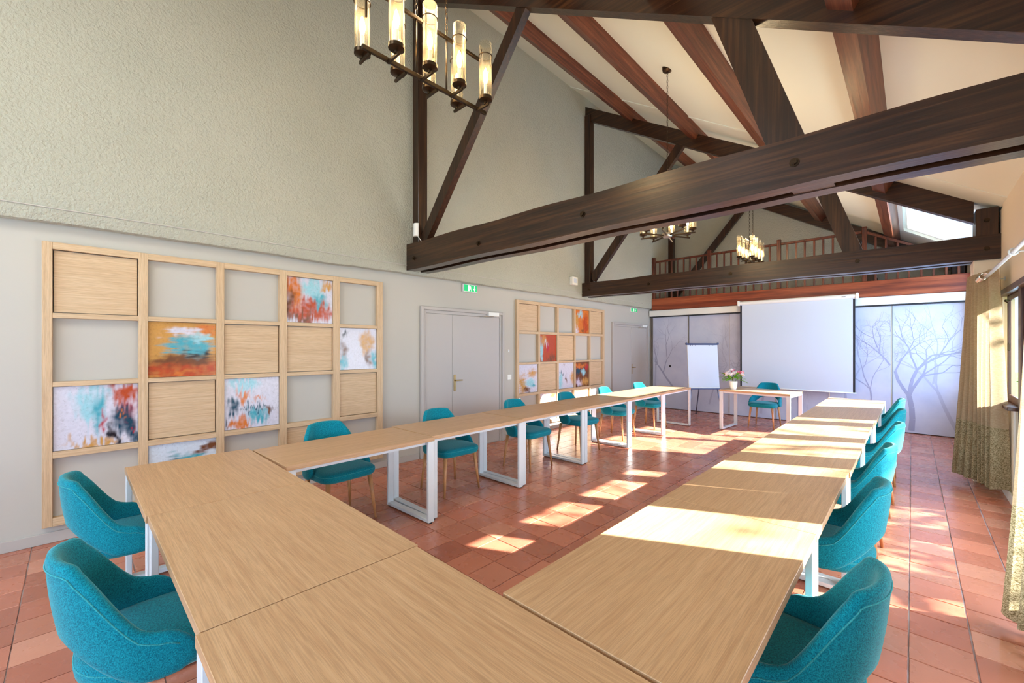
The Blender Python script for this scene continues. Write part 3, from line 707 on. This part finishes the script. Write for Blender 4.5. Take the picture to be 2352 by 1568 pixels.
def sign(y0, z0, w, h, lab, grp):
    e = empty('emergency_exit_sign', (0, y0 + w / 2, z0), 0, lab, 'exit sign', grp)
    MB().box(.001, .040, -w / 2, w / 2, 0, h, bev=.006).build('sign_housing', M['white'], e)
    MB().box(.040, .0415, -w / 2 + .012, w / 2 - .012, .012, h - .012).build('sign_face', M['signgreen'], e)
    p = MB(); s = h
    def q(pts):  # pts in units of height, origin at centre
        p.bm.faces.new([p.bm.verts.new((.0425, a_ * s, h / 2 + b2 * s)) for a_, b2 in pts])
    # door opening
    q([(-.42, -.36), (-.18, -.36), (-.18, .36), (-.42, .36)])
    # running figure
    n_ = 10
    p.bm.faces.new([p.bm.verts.new((.0428, (-.02 + .055 * math.cos(2 * PI * k / n_)) * s, h / 2 + (.27 + .055 * math.sin(2 * PI * k / n_)) * s)) for k in range(n_)])
    q([(-.12, .17), (.04, .20), (.02, -.04), (-.12, -.04)]); q([(-.12, -.04), (-.02, -.04), (-.20, -.34), (-.28, -.30)]); q([(-.03, -.04), (.04, -.02), (.14, -.2), (.08, -.24)])
    q([(.08, -.24), (.14, -.2), (.12, -.36), (.06, -.36)]); q([(.02, .18), (.06, .14), (.18, .02), (.14, -.01)]); q([(-.12, .17), (-.12, .11), (-.26, .03), (-.28, .08)])
    p.build('running_figure', M['signwhite'], e); p = MB()
    # arrow pointing down
    a0 = .62
    q([(a0 - .05, .34), (a0 + .05, .34), (a0 + .05, -.08), (a0 - .05, -.08)]); q([(a0 - .20, -.02), (a0 - .05, -.02), (a0, -.20), (a0, -.36)]); q([(a0 + .20, -.02), (a0 + .05, -.02), (a0, -.20), (a0, -.36)])
    p.build('arrow', M['signwhite'], e)
sign(3.924, 2.372, .275, .12, 'green lit emergency exit sign with running figure and down arrow, over the nearer double door', 'emergency exit signs')
sign(8.955, 2.379, .30, .10, 'small green lit emergency exit sign above the far double door', 'emergency exit signs')
def wbox(name, x0, y0, y1, z0, z1, d, lab, cat, hole=False):
    o = empty(name, (x0, (y0 + y1) / 2, z0), 0, lab, cat); w = (y1 - y0) / 2
    MB().box(.001, d, -w, w, 0, z1 - z0, bev=.006, seg=2).build('cover', M['white'], o)
    MB().box(d, d + .004, -w * .55, w * .55, (z1 - z0) * .25, (z1 - z0) * .78, bev=.0015).build('front_plate', M['white'] if hole else M['screen'], o)
wbox('light_switch', 0, 4.875, 4.965, .992, 1.076, .012, 'white light switch on the wall right of the nearer double door', 'switch', True)
wbox('wall_plate', 0, 4.89, 4.925, 1.455, 1.50, .006, 'tiny white wall plate above the light switch', 'wall plate')
wbox('sensor_box', XP, 6.46, 6.63, 2.745, 2.90, .075, 'small cream box mounted on the rough plaster above the second grid frame', 'sensor')
e = empty('motion_sensor', (.40, 2.90, 2.90), 0, 'white motion sensor standing on the nearest tie beam by the wall post', 'sensor')
b = MB(); prof = []
for k in range(9):
    a_ = PI * k / 8; prof.append((.048 * math.cos(a_), -.035 * math.sin(a_)))
b.prism([(p[0], p[1]) for p in prof], 'z', .03, .19); b.build('lens_cover', M['white'], e, 'auto')
MB().tube([(.02, .0, .04), (.05, .01, .0), (.05, .04, -.03)], .005, 6).build('cable', M['white'], e, True)

# ------------------------------------------------------------------ tables
def make_table(L=1.18, D=.69, Hh=.75):
    e = empty('table', (0, 0, 0))
    MB().box(-L / 2, L / 2, -D / 2, D / 2, Hh - .034, Hh, bev=.0015).build('tabletop', M['oak_x'], e)
    for s in (-1, 1): MB().box(-L / 2 + .065, L / 2 - .065, s * (D / 2 - .055) - .0125, s * (D / 2 - .055) + .0125, Hh - .064, Hh - .035).build('under_rail', M['metal'], e)
    for s in (-1, 1):
        xa = s * (L / 2 - .002); xb = s * (L / 2 - .062); x0, x1 = min(xa, xb), max(xa, xb)
        l = MB(); y0, y1 = -D / 2 + .004, D / 2 - .004
        l.box(x0, x1, y0, y0 + .028, .012, Hh - .035, bev=.0025); l.box(x0, x1, y1 - .028, y1, .012, Hh - .035, bev=.0025)
        l.box(x0, x1, y0 + .028, y1 - .028, .012, .040, bev=.0025); l.box(x0, x1, y0 + .028, y1 - .028, Hh - .063, Hh - .035, bev=.0025)
        lf_ = l.build('leg_frame', M['metal'], e)
        f = MB()
        for yy in (y0 + .016, y1 - .016): f.cyl(((x0 + x1) / 2, yy, 0), ((x0 + x1) / 2, yy, .012), .014, n=12)
        f.build('levelling_foot', M['dark'], lf_)
    return e
table0 = make_table()
tabs = []
ordn = ['first', 'second', 'third', 'fourth', 'fifth', 'sixth']
for i in range(3):
    tabs.append((1.20 + .59 + i * 1.186, .575 + (-.004, .004, -.006)[i], 0, 0,
                 ['oak-topped table at the left end of the front row', 'oak-topped table in the middle of the front row, nearest the camera', 'oak-topped table at the right end of the front row, meeting the window-side row'][i], 'tables of the front row'))
lx = [1.60, 1.53, 1.505, 1.50, 1.49, 1.485]
for i in range(6):
    tabs.append((lx[i], .925 + .6 + i * 1.193, PI / 2 + (.03 if i == 0 else random.uniform(-.005, .005)), 0,
                 ['first oak-topped table of the wall-side row, joined to the front row', 'second oak-topped table of the wall-side row', 'third oak-topped table of the wall-side row, level with the nearer double door',
                  'fourth oak-topped table of the wall-side row, before the sunlit part', 'fifth oak-topped table of the wall-side row, second from the far end', 'last oak-topped table of the wall-side row, beside the flip chart'][i], 'tables of the wall-side row'))
rx = [4.392, 4.394, 4.402, 4.398, 4.408, 4.404]
for i in range(6):
    tabs.append((rx[i], .928 + .585 + i * 1.172, PI / 2 + random.uniform(-.0015, .0015), 0,
                 ['first oak-topped table of the window-side row, largest in view beside the near right chair', 'second oak-topped table of the window-side row, crossed by one thin sun stripe', 'third oak-topped table of the window-side row, striped with sun',
                  'fourth oak-topped table of the window-side row, striped with sun', 'fifth oak-topped table of the window-side row, second from the far end', 'last oak-topped table of the window-side row, nearest the printed panels'][i], 'tables of the window-side row'))
tabs.append((2.975, 8.385, -.09, 0, 'separate oak-topped desk before the projection screen, carrying the flower vase', 'speaker desk'))
for i, (x, y, r, z, lab, grp) in enumerate(tabs):
    o = table0 if i == 0 else copy_tree(table0)
    o.location = (x, y, z); o.rotation_euler = (0, 0, r); o['label'] = lab; o['category'] = 'table'
    if grp != 'speaker desk': o['group'] = grp
    if grp == 'tables of the window-side row': o.scale = (.992, .985, 1)

# ------------------------------------------------------------------ chairs
def make_chair():
    e = empty('chair', (0, 0, 0))
    # seat cushion, rounded, faces +x
    b = MB(); N = 44
    def rad(t, k):
        c, s = math.cos(t), math.sin(t); n_ = 5.5
        a_ = .252 if c > 0 else .262; bb_ = .246
        r = (abs(c / a_) ** n_ + abs(s / bb_) ** n_) ** (-1 / n_) if c > 0 else (abs(c / a_) ** (2.5 + 3 * (1 + c) ** 3) + abs(s / bb_) ** (2.5 + 3 * (1 + c) ** 3)) ** (-1 / (2.5 + 3 * (1 + c) ** 3))
        return r * k
    prof = [(.0, .395), (.80, .393), (.93, .400), (.985, .418), (1.0, .440), (.985, .462), (.93, .476), (.75, .484), (.4, .487), (0, .488)]
    rings = []
    for k, z in prof:
        if k == 0: rings.append([b.bm.verts.new((0, 0, z))]); continue
        rings.append([b.bm.verts.new((rad(2 * PI * i / N, k) * math.cos(2 * PI * i / N), rad(2 * PI * i / N, k) * math.sin(2 * PI * i / N), z)) for i in range(N)])
    for A, B in zip(rings, rings[1:]):
        for i in range(N):
            if len(A) == 1: b.bm.faces.new((A[0], B[(i + 1) % N], B[i]))
            elif len(B) == 1: b.bm.faces.new((A[i], A[(i + 1) % N], B[0]))
            else: b.bm.faces.new((A[i], A[(i + 1) % N], B[(i + 1) % N], B[i]))
    st = b.build('seat', M['teal'], e, True)
    MB().tube([(rad(2 * PI * i / N, .992) * math.cos(2 * PI * i / N), rad(2 * PI * i / N, .992) * math.sin(2 * PI * i / N), .455) for i in range(N)], .0022, 5, close=True).build('seat_seam', M['seam'], st, True)
    # wrap-around back shell
    def plan(t, z):     # t -1..1 from left arm tip round the back to the right arm tip
        ang = t * 1.50
        lean = (z - .44) / .40
        bx = .262 + .045 * lean; by = .262 - .030 * lean
        n_ = 2.35
        c, s = math.cos(ang), math.sin(ang)
        r = (abs(c / bx) ** n_ + abs(s / by) ** n_) ** (-1 / n_)
        x = -r * c; y = r * s
        at = abs(t)
        if at > .80: x += (at - .80) * .35
        return x, y
    def ztop_(t):
        a_ = abs(t)
        if a_ < .30: return .842 - .008 * (a_ / .30) ** 2
        if a_ < .86: u = (a_ - .30) / .56; q_ = 1 - (1 - u) ** 1.7 * (1 + .0 * u); return .834 - .269 * (.55 * (u * u * (3 - 2 * u)) + .45 * (u if u > .12 else u * u / .24 + .06 * 0) ** 1.0)
        u = (a_ - .86) / .14; return .565 - .075 * u ** 2
    def zbot_(t):
        a_ = abs(t)
        if a_ < .24: return .570 - .01 * (a_ / .24) ** 2
        if a_ < .84: u = (a_ - .24) / .60; return .560 - .15 * (.5 * u + .5 * u * u * (3 - 2 * u))
        if a_ < .90: return .41
        u = (a_ - .9) / .1; return .41 + .03 * u * u
    b = MB(); NT_, NV = 56, 9; TH = .019
    outer = []
    for i in range(NT_ + 1):
        t_ = -1 + 2 * i / NT_; zt, zb = ztop_(t_), zbot_(t_)
        th = TH * (1 if abs(t_) < .93 else 1 - .5 * (abs(t_) - .93) / .07)
        ring = []
        def nrm(z):
            x1, y1 = plan(min(1, t_ + .01), z); x0, y0 = plan(max(-1, t_ - .01), z)
            d = Vector((x1 - x0, y1 - y0)).normalized(); return Vector((d.y, -d.x))
        # outer side from bottom to top, rounded edge, inner side back down
        for k in range(NV + 1):
            v = k / NV; z = zb + th + (zt - zb - 2 * th) * v
            x, y = plan(t_, z); n2 = nrm(z); pad = .004 * math.sin(PI * v)
            ring.append((x - n2.x * (th + pad), y - n2.y * (th + pad), z))
        for a_ in (45, 90, 135):
            x, y = plan(t_, zt); n2 = nrm(zt); w_ = math.cos(math.radians(a_)) * th
            ring.append((x - n2.x * w_, y - n2.y * w_, zt - th + th * math.sin(math.radians(a_))))
        for k in range(NV + 1):
            v = 1 - k / NV; z = zb + th + (zt - zb - 2 * th) * v
            x, y = plan(t_, z); n2 = nrm(z); pad = .010 * math.sin(PI * v)
            ring.append((x + n2.x * (th + pad), y + n2.y * (th + pad), z))
        for a_ in (135, 90, 45):
            x, y = plan(t_, zb); n2 = nrm(zb); w_ = math.cos(math.radians(a_)) * th
            ring.append((x - n2.x * w_, y - n2.y * w_, zb + th - th * math.sin(math.radians(a_))))
        outer.append([b.bm.verts.new(p) for p in ring])
    for A, B in zip(outer, outer[1:]):
        n_ = len(A)
        for k in range(n_): b.bm.faces.new((A[k], A[(k + 1) % n_], B[(k + 1) % n_], B[k]))
    b.bm.faces.new(outer[0]); b.bm.faces.new(outer[-1][::-1])
    bk = b.build('backrest', M['teal'], e, True)
    pts = []
    for i in range(2, NT_ - 1):
        t_ = -1 + 2 * i / NT_; z = ztop_(t_) - .034; x, y = plan(t_, z)
        x1, y1 = plan(min(1, t_ + .01), z); x0, y0 = plan(max(-1, t_ - .01), z); d = Vector((x1 - x0, y1 - y0)).normalized()
        pts.append((x - d.y * (TH + .0025), y + d.x * (TH + .0025), z))
    MB().tube(pts, .0024, 5).build('back_seam', M['seam'], bk, True)
    for sx in (1, -1):
        for sy in (1, -1):
            MB().cyl((sx * .185, sy * .185, .40), (sx * .225, sy * .222, 0), .021, .0105, 14).build('leg', M['oak_leg'], e, True)
    return e
chair0 = make_chair()
G1, G2, G3 = 'teal chairs along the wall-side tables', 'teal chairs along the window-side tables', 'teal chairs at the front row'
chairs = [
 (1.22, 1.60, 4, 'teal chair on the wall side in front of the near oak grid frame', G1),
 (1.29, 2.76, -2, 'teal chair on the wall side in front of the nearer double door', G1),
 (1.32, 3.97, 3, 'teal chair on the wall side beside the light switch, third from the camera', G1),
 (1.31, 5.09, -2, 'shaded teal chair on the wall side before the second grid frame', G1),
 (1.28, 6.25, 3, 'brightly sunlit teal chair on the wall side, second from the far end', G1),
 (1.27, 7.48, -4, 'last teal chair on the wall side, nearest the flip chart', G1),
 (1.62, .27, 88, 'teal chair tucked under the far left table, in front of the baseboard', G3),
 (2.87, .26, 88, 'largest teal chair in the lower left corner, tucked under the front row', G3),
 (4.66, 1.68, 178, 'largest teal chair in the lower right corner, at the window side', G2),
 (4.63, 2.82, 181, 'second teal chair on the window side, bright blue back', G2),
 (4.63, 3.95, 179, 'third teal chair on the window side', G2),
 (4.66, 5.15, 178, 'fourth teal chair on the window side, half lit by the sun', G2),
 (4.66, 6.28, 181, 'fifth teal chair on the window side, second from the far end', G2),
 (4.64, 7.55, 180, 'farthest teal chair on the window side', G2),
 (2.93, 8.90, -93, 'single teal chair behind the speaker desk facing the camera', None),
]
for i, (x, y, a_, lab, grp) in enumerate(chairs):
    o = chair0 if i == 0 else copy_tree(chair0)
    o.location = (x, y, 0); o.rotation_euler = (0, 0, math.radians(a_)); o['label'] = lab; o['category'] = 'chair'
    if grp: o['group'] = grp
    elif 'group' in o: del o['group']

# ------------------------------------------------------------------ chandeliers
GL_PROF = [(.0385, 0), (.0405, 0), (.0405, .36), (.0385, .36)]
def lamp_unit(parent, base, at, along, wide=True):
    """arm from base to at, then cup, glass cylinder and bulb; at = cup centre at bar height"""
    bx, by, bz = base; ax, ay, az = at
    arm = MB(); d = Vector((ax - bx, ay - by, 0)); L = d.length; d.normalize(); ang = math.atan2(d.y, d.x)
    Mx = Matrix.Translation((bx, by, bz)) @ Matrix.Rotation(ang, 4, 'Z')
    arm.box(0, L + .03, -.006, .006, -.022, -.006, M=Mx)
    a = arm.build('arm', M['bronze'], parent)
    c = MB(); c.lathe([(.0, -.012), (.012, -.012), (.012, .004), (.036, .010), (.044, .014), (.044, .034), (.036, .036), (0, .036)], 20, (ax, ay, az))
    c.build('cup', M['bronze'], a, 'auto')
    g = MB(); g.lathe(GL_PROF, 24, (ax, ay, az + .03)); g.build('glass_cylinder', M['lampglass'], a, 'auto')
    c = MB(); c.cyl((ax, ay, az + .036), (ax, ay, az + .12), .012, n=12); c.build('bulb_holder', M['white'], a, 'auto')
    c = MB(); c.lathe([(.004, .118), (.011, .135), (.0165, .165), (.014, .195), (.007, .220), (.001, .232)], 14, (ax, ay, az)); c.build('bulb', M['bulb'], a, True)
    c = MB(); N = 24
    c.tube([(ax + .0435 * math.cos(2 * PI * k / N), ay + .0435 * math.sin(2 * PI * k / N), az + .305) for k in range(N)], .0035, 6, close=True)
    q = Vector((ax, ay, 0)) - d * .045
    c.box(q.x - .006, q.x + .006, q.y - .004, q.y + .004, az + .20, az + .375)
    c.build('ring_clamp', M['bronze'], a)
def chain(parent, x, y, z0, z1):
    b = MB(); n_ = max(2, int((z1 - z0) / .034)); st = (z1 - z0) / n_
    for i in range(n_):
        zc_ = z0 + st * (i + .5); a_ = (i % 2) * PI / 2
        pts = []
        for k in range(10):
            t_ = 2 * PI * k / 10; r = .0085 * math.cos(t_); pts.append((x + r * math.cos(a_), y + r * math.sin(a_), zc_ + (st * .5 + .004) * math.sin(t_)))
        b.tube(pts, .0022, 4, close=True)
    b.build('chain', M['bronze'], parent, True)
def canopy(parent, x, y, z):
    b = MB(); b.lathe([(0, -.04), (.03, -.04), (.055, -.025), (.06, 0), (.06, .03), (0, .03)], 20, (x, y, z)); b.build('canopy', M['bronze'], parent, 'auto')
def linear(cy, z, lab):
    cx = 2.83
    e = empty('chandelier', (cx, cy, z), 0, lab, 'chandelier', 'chandeliers on the centre line')
    MB().box(-.010, .010, -.44, .44, -.012, .012, bev=.002).build('lower_bar', M['bronze'], e)
    MB().box(-.009, .009, -.40, .40, .335, .355, bev=.002).build('upper_bar', M['bronze'], e)
    for s in (-1, 1):
        MB().cyl((0, s * .11, .012), (0, s * .11, .335), .006, n=10).build('stem', M['bronze'], e, True)
        chain(e, 0, s * .11, .36, zc(cx) - z - .03)
        canopy(e, 0, s * .11, zc(cx) - z)
    for k in range(4):
        lamp_unit(e, (0, -.29 + k * .216, 0), (.092, -.29 + k * .216, .005), 1)
        lamp_unit(e, (0, -.395 + k * .219, 0), (-.092, -.395 + k * .219, .005), 1)
    l = bpy.data.lights.new('chandelier_light', 'POINT'); l.energy = 30; l.color = (1, .76, .45); l.shadow_soft_size = .12
    lo = bpy.data.objects.new('chandelier_light', l); COL.objects.link(lo); lo.location = (cx, cy, z + .42)
    return e
linear(1.485, 3.162, 'long bar chandelier with glowing glass cylinders at the top of the picture')
linear(8.38, 3.12, 'far bar chandelier with glowing glass cylinders before the loft railing')
def roundch():
    cx, cy, z = 2.83, 4.83, 2.90
    e = empty('chandelier', (cx, cy, z), 0, 'round chandelier on a single chain, half hidden by the nearest tie beam', 'chandelier', 'chandeliers on the centre line')
    MB().lathe([(0, -.03), (.05, -.03), (.06, -.015), (.06, .012), (.02, .02), (0, .02)], 24).build('hub', M['steel'], e, 'auto')
    MB().cyl((0, 0, .02), (0, 0, .45), .007, n=10).build('stem', M['bronze'], e, True)
    chain(e, 0, 0, .45, zc(cx) - z - .03); canopy(e, 0, 0, zc(cx) - z)
    for k in range(8):
        a_ = 2 * PI * k / 8 + .25; r = .29
        lamp_unit(e, (0, 0, 0), (r * math.cos(a_), r * math.sin(a_), .01), 1)
    l = bpy.data.lights.new('chandelier_light', 'POINT'); l.energy = 22; l.color = (1, .76, .45); l.shadow_soft_size = .12
    lo = bpy.data.objects.new('chandelier_light', l); COL.objects.link(lo); lo.location = (cx, cy, z + .42)
roundch()

# ------------------------------------------------------------------ curtains and rod
def curtain(name, xc, ya, yb, z0, z1, folds, amp, lab, flare=.0, bend=0, skew=0):
    e = empty(name, (xc, (ya + yb) / 2, z0), 0, lab, 'curtain', 'beige lined curtains'); oy = (ya + yb) / 2
    NU, NZ = folds * 12, 30; zband = .62
    def pt(u, z):
        v = 1 - z / (z1 - z0)          # 0 top .. 1 bottom
        y = ya + (yb - ya) * u - oy
        ph = 2 * PI * folds * u
        A = amp * (.65 + .5 * v) * (1 + .25 * math.sin(7 * u + 2))
        x = skew * (.5 - u) * (.55 + .45 * v) + A * math.cos(ph + .5 * v * math.sin(5 * u)) + -bend * v ** 3 * u + .01 * math.sin(9 * u + 3 * v)
        yy = y * (1 + flare * v * v) + .012 * math.sin(2 * ph) * v
        return x, yy
    def build(nm, za, zb_, mt, n_, off):
        b = MB(); vv = []
        for i in range(NU + 1):
            u = i / NU
            col_ = []
            for k in range(n_ + 1):
                z = za + (zb_ - za) * k / n_; x, y = pt(u, z); hem = .012 * math.sin(9 * u * folds) if (k == 0 and za == 0) else 0
                col_.append(b.bm.verts.new((x + off, y, z + hem)))
            vv.append(col_)
        for i in range(NU):
            for k in range(n_): b.bm.faces.new((vv[i][k], vv[i + 1][k], vv[i + 1][k + 1], vv[i][k + 1]))
        return b.build(nm, mt, e, True)
    build('drape', zband, z1 - z0, M['curtain'], NZ, 0); build('patterned_hem', 0, zband, M['curtain_low'], 12, 0)
    for g_ in range(folds * 2):
        u = (g_ + .5) / (folds * 2); y = ya + (yb - ya) * u - oy
        b = MB(); N = 16
        b.tube([(.032 * math.cos(2 * PI * k / N), y, z1 - z0 - .065 + .032 * math.sin(2 * PI * k / N)) for k in range(N)], .007, 6, close=True)
        b.build('grommet', M['chrome'], e, True)
    return e
curtain('curtain', 5.575, 6.24, 6.86, .10, 2.33, 8, .045, 'beige curtain with brocade lower band gathered before the far pier', .03, .03, .24)
curtain('curtain', 5.53, 3.08, 3.50, .055, 2.33, 4, .055, 'beige curtain of which only the lower corner shows at the right edge', .02, .05)
rd = empty('curtain_rod', (5.60, 4.9, 2.262), 0, 'white metal curtain rod above the glazed doors', 'curtain rod')
MB().cyl((0, -4.2, 0), (0, 1.985, 0), .0145, n=16).build('pole', M['metal'], rd, True)
for y in (-3.6, -1.2, -.12, 1.70):
    b = MB(); N = 20
    b.tube([(.024 * math.cos(2 * PI * k / N), y, .024 * math.sin(2 * PI * k / N)) for k in range(N)], .007, 6, close=True)
    b.cyl((.02, y, 0), (X1 - 5.60 - .005, y, 0), .006, n=8); b.cyl((X1 - 5.60 - .012, y, 0), (X1 - 5.60, y, 0), .022, n=14)
    b.build('bracket', M['metal'], rd, 'auto')

# ------------------------------------------------------------------ flip chart
fc = empty('flip_chart', (1.67, 9.21, 0), math.radians(42.1), 'white flip chart on a tripod easel between the last table and the speaker desk', 'flip chart')
tilt = Matrix.Translation((0, 0, .64)) @ Matrix.Rotation(math.radians(-7), 4, 'X')
MB().box(-.335, .335, -.012, .006, 0, .97, M=tilt, bev=.003).build('board', M['white'], fc)
MB().box(-.330, .330, -.022, -.0135, .03, .955, M=tilt).build('paper_pad', M['screen'], fc)
b = MB().box(-.35, .35, -.03, -.014, .945, .985, M=tilt, bev=.003); b.box(-.36, -.33, -.034, .012, .955, .995, M=tilt); b.box(.33, .36, -.034, .012, .955, .995, M=tilt)
for s in (-.26, -.22, -.15, .15, .22, .26): b.box(s - .004, s + .004, -.031, -.022, .93, .95, M=tilt)
b.build('paper_clamp', mat('navy_plastic', rgb(40, 44, 86), .4), fc)
MB().box(-.335, .335, -.055, -.012, -.022, -.004, M=tilt, bev=.003).build('pen_tray', mat('navy_tray', rgb(48, 66, 120), .4), fc)
for p0, p1 in (((-.27, .02, .75), (-.33, -.05, 0)), ((.27, .02, .75), (.40, -.05, 0)), ((0, .115, 1.2), (.02, .50, 0))):
    l = MB().cyl(p0, p1, .011, n=10).build('leg', mat('grey_tube', rgb(120, 130, 160), .35, metal=.6), fc, True)
    MB().cyl((p1[0], p1[1], 0), (p1[0], p1[1], .03), .014, n=10).build('rubber_foot', M['dark'], l, True)

# ------------------------------------------------------------------ vase with flowers
va = empty('flower_vase', (2.555, 8.26, .75), 0, 'white vase of pink and white flowers on the speaker desk', 'vase')
MB().lathe([(0, 0), (.045, 0), (.056, .02), (.070, .10), (.074, .15), (.070, .152), (.064, .14), (.05, .03), (0, .025)], 28).build('vase_body', mat('glazed_white', rgb(240, 236, 232), .2), va, 'auto')
rnd = random.Random(3)
gm = mat('leaf_green', rgb(112, 172, 50), .5); pk = mat('pink_petal', rgb(236, 130, 150), .6); wt = mat('cream_petal', rgb(250, 238, 236), .6); sm = mat('stem_green', rgb(90, 130, 50), .5)
def leafmesh(L=.15, w=.034):
    b = MB(); n_ = 5; pr_ = None
    for i in range(n_ + 1):
        u = i / n_; ww = w * math.sin(PI * min(.98, max(.06, u))) ; z = -.03 * u * u
        cur = [b.bm.verts.new((u * L, -ww / 2, z)), b.bm.verts.new((u * L, 0, z - .004)), b.bm.verts.new((u * L, ww / 2, z))]
        if pr_:
            b.bm.faces.new((pr_[0], pr_[1], cur[1], cur[0])); b.bm.faces.new((pr_[1], pr_[2], cur[2], cur[1]))
        pr_ = cur
    return b.mesh('leaf', gm, True)
lm = leafmesh()
for i in range(46):
    a_ = rnd.uniform(0, 2 * PI); el = rnd.uniform(-.2, .7); r = rnd.uniform(.03, .10)
    link('leaf', lm, va, (r * math.cos(a_), r * math.sin(a_), .17 + rnd.uniform(0, .08)), (rnd.uniform(-.4, .4), -el, a_)).scale = [rnd.uniform(.8, 1.25)] * 3
st = MB()
for k in range(6):
    a_ = k; st.tube([(.02 * math.cos(a_), .02 * math.sin(a_), .04), (.04 * math.cos(a_), .04 * math.sin(a_), .16), (.08 * math.cos(a_), .08 * math.sin(a_), .24)], .003, 5)
st.build('stems', sm, va, True)
def bloom(mt):
    b = MB()
    for ring, (n_, rr_, tl, zz) in enumerate(((8, .034, .35, 0), (7, .026, .8, .006), (5, .016, 1.2, .012))):
        for k in range(n_):
            a_ = 2 * PI * k / n_ + ring * .4
            Mx = Matrix.Translation((0, 0, zz)) @ Matrix.Rotation(a_, 4, 'Z') @ Matrix.Rotation(-tl, 4, 'Y')
            P_ = [(0, 0, 0), (rr_ * .5, -rr_ * .42, .002), (rr_, -rr_ * .25, .008), (rr_ * 1.1, 0, .009), (rr_, rr_ * .25, .008), (rr_ * .5, rr_ * .42, .002)]
            b.bm.faces.new([b.bm.verts.new(Mx @ Vector(p)) for p in P_])
    return b.mesh('bloom', mt, True)
bw, bp = bloom(wt), bloom(pk)
for i in range(30):
    a_ = rnd.uniform(0, 2 * PI); r = .155 * math.sqrt(rnd.random()); z = .36 - r * .6 + rnd.uniform(-.02, .02)
    pink = (math.cos(a_) < -.55) or rnd.random() < .12
    link('bloom', bp if pink else bw, va, (r * math.cos(a_), r * math.sin(a_), z), (rnd.uniform(-.3, .3) - r * 4 * math.sin(a_), r * 4 * math.cos(a_), a_)).scale = [rnd.uniform(1.15, 1.7)] * 3

# ------------------------------------------------------------------ outside
m = mat('lawn', rgb(96, 132, 58), .9); t = NT(m); t.color(t.ramp(t.noise(t.coords(), 3, 4), [(.35, rgb(74, 110, 44)), (.65, rgb(128, 156, 78))])); t.bump(t.noise(t.coords(), 60, 3), .5, .02)
gr = MB().box(X1 + .3, 40, -15, 40, -.2, -.06).build('ground', m); tag(gr, kind='structure')
bark = mat('bark', rgb(84, 66, 50), .9); fol = mat('foliage', rgb(96, 146, 44), .6)
def tree(x, y, h, seed, nleaf, spread, lab):
    r_ = random.Random(seed); e = empty('tree', (x, y, -.06), 0, lab, 'tree', 'garden trees outside the windows')
    b = MB(); b.tube([(0, 0, 0), (.05, 0, h * .3), (0, .08, h * .55), (.05, 0, h * .8)], [.13, .10, .07, .03], 8)
    tips = []
    for k in range(16):
        z = h * r_.uniform(.3, .8); a_ = r_.uniform(0, 2 * PI); L = spread * r_.uniform(.5, 1)
        p1 = Vector((L * .5 * math.cos(a_), L * .5 * math.sin(a_), z + L * .12)); p2 = Vector((L * math.cos(a_ + .2), L * math.sin(a_ + .2), z + L * r_.uniform(.1, .4)))
        b.tube([(0, 0, z), p1, p2], [.04, .022, .008], 5); tips += [p1, p2, (p1 + p2) / 2]
        for q in range(7):
            o0 = p1.lerp(p2, r_.random()); o1 = o0 + Vector((r_.gauss(0, .4), r_.gauss(0, .4), r_.gauss(.1, .25)))
            b.tube([o0, (o0 + o1) / 2 + Vector((0, 0, .06)), o1], [.012, .009, .004], 4)
    b.build('trunk', bark, e, True)
    f = MB()
    for k in range(nleaf):
        c = r_.choice(tips) + Vector((r_.gauss(0, .22), r_.gauss(0, .22), r_.gauss(0, .16))) * spread * .6
        s = r_.uniform(.04, .09); u = Vector((r_.gauss(0, 1), r_.gauss(0, 1), r_.gauss(0, .6))).normalized(); v = u.cross(Vector((r_.random(), r_.random(), r_.random()))).normalized()
        f.quad(c - u * s, c + v * s * .5, c + u * s, c - v * s * .5)
    tag(f.build('foliage', fol, e), kind='stuff')
tree(11.8, 7.4, 6.5, 2, 260, 2.4, 'garden tree outside the glazed doors')
tree(13.2, 11.5, 7.0, 4, 90, 2.0, 'garden tree outside the alcove windows')
def hedge(x0, x1, y0, y1, h, n_, seed, lab, core=True):
    r_ = random.Random(seed); e = empty('hedge', ((x0 + x1) / 2, (y0 + y1) / 2, -.06), 0, lab, 'hedge'); f = MB()
    for k in range(n_):
        c = Vector((r_.uniform(x0 - x1, x1 - x0) / 2, r_.uniform(y0 - y1, y1 - y0) / 2, r_.uniform(0, h)))
        s = r_.uniform(.05, .12); u = Vector((r_.gauss(0, 1), r_.gauss(0, 1), r_.gauss(0, 1))).normalized(); v = u.cross(Vector((r_.random(), r_.random(), r_.random()))).normalized()
        f.quad(c - u * s, c + v * s * .6, c + u * s, c - v * s * .6)
    tag(f.build('leaf_mass', fol, e), kind='stuff')
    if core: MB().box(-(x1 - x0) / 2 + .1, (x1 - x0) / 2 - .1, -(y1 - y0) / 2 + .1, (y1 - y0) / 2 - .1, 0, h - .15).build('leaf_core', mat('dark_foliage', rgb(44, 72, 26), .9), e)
hedge(7.2, 10.4, 15, 17, 2.6, 6000, 9, 'clipped green hedge in the garden')
hedge(8.6, 9.4, 4.0, 11.0, 2.5, 1900, 4, 'loose leafy shrub row close outside the glazed doors', False)
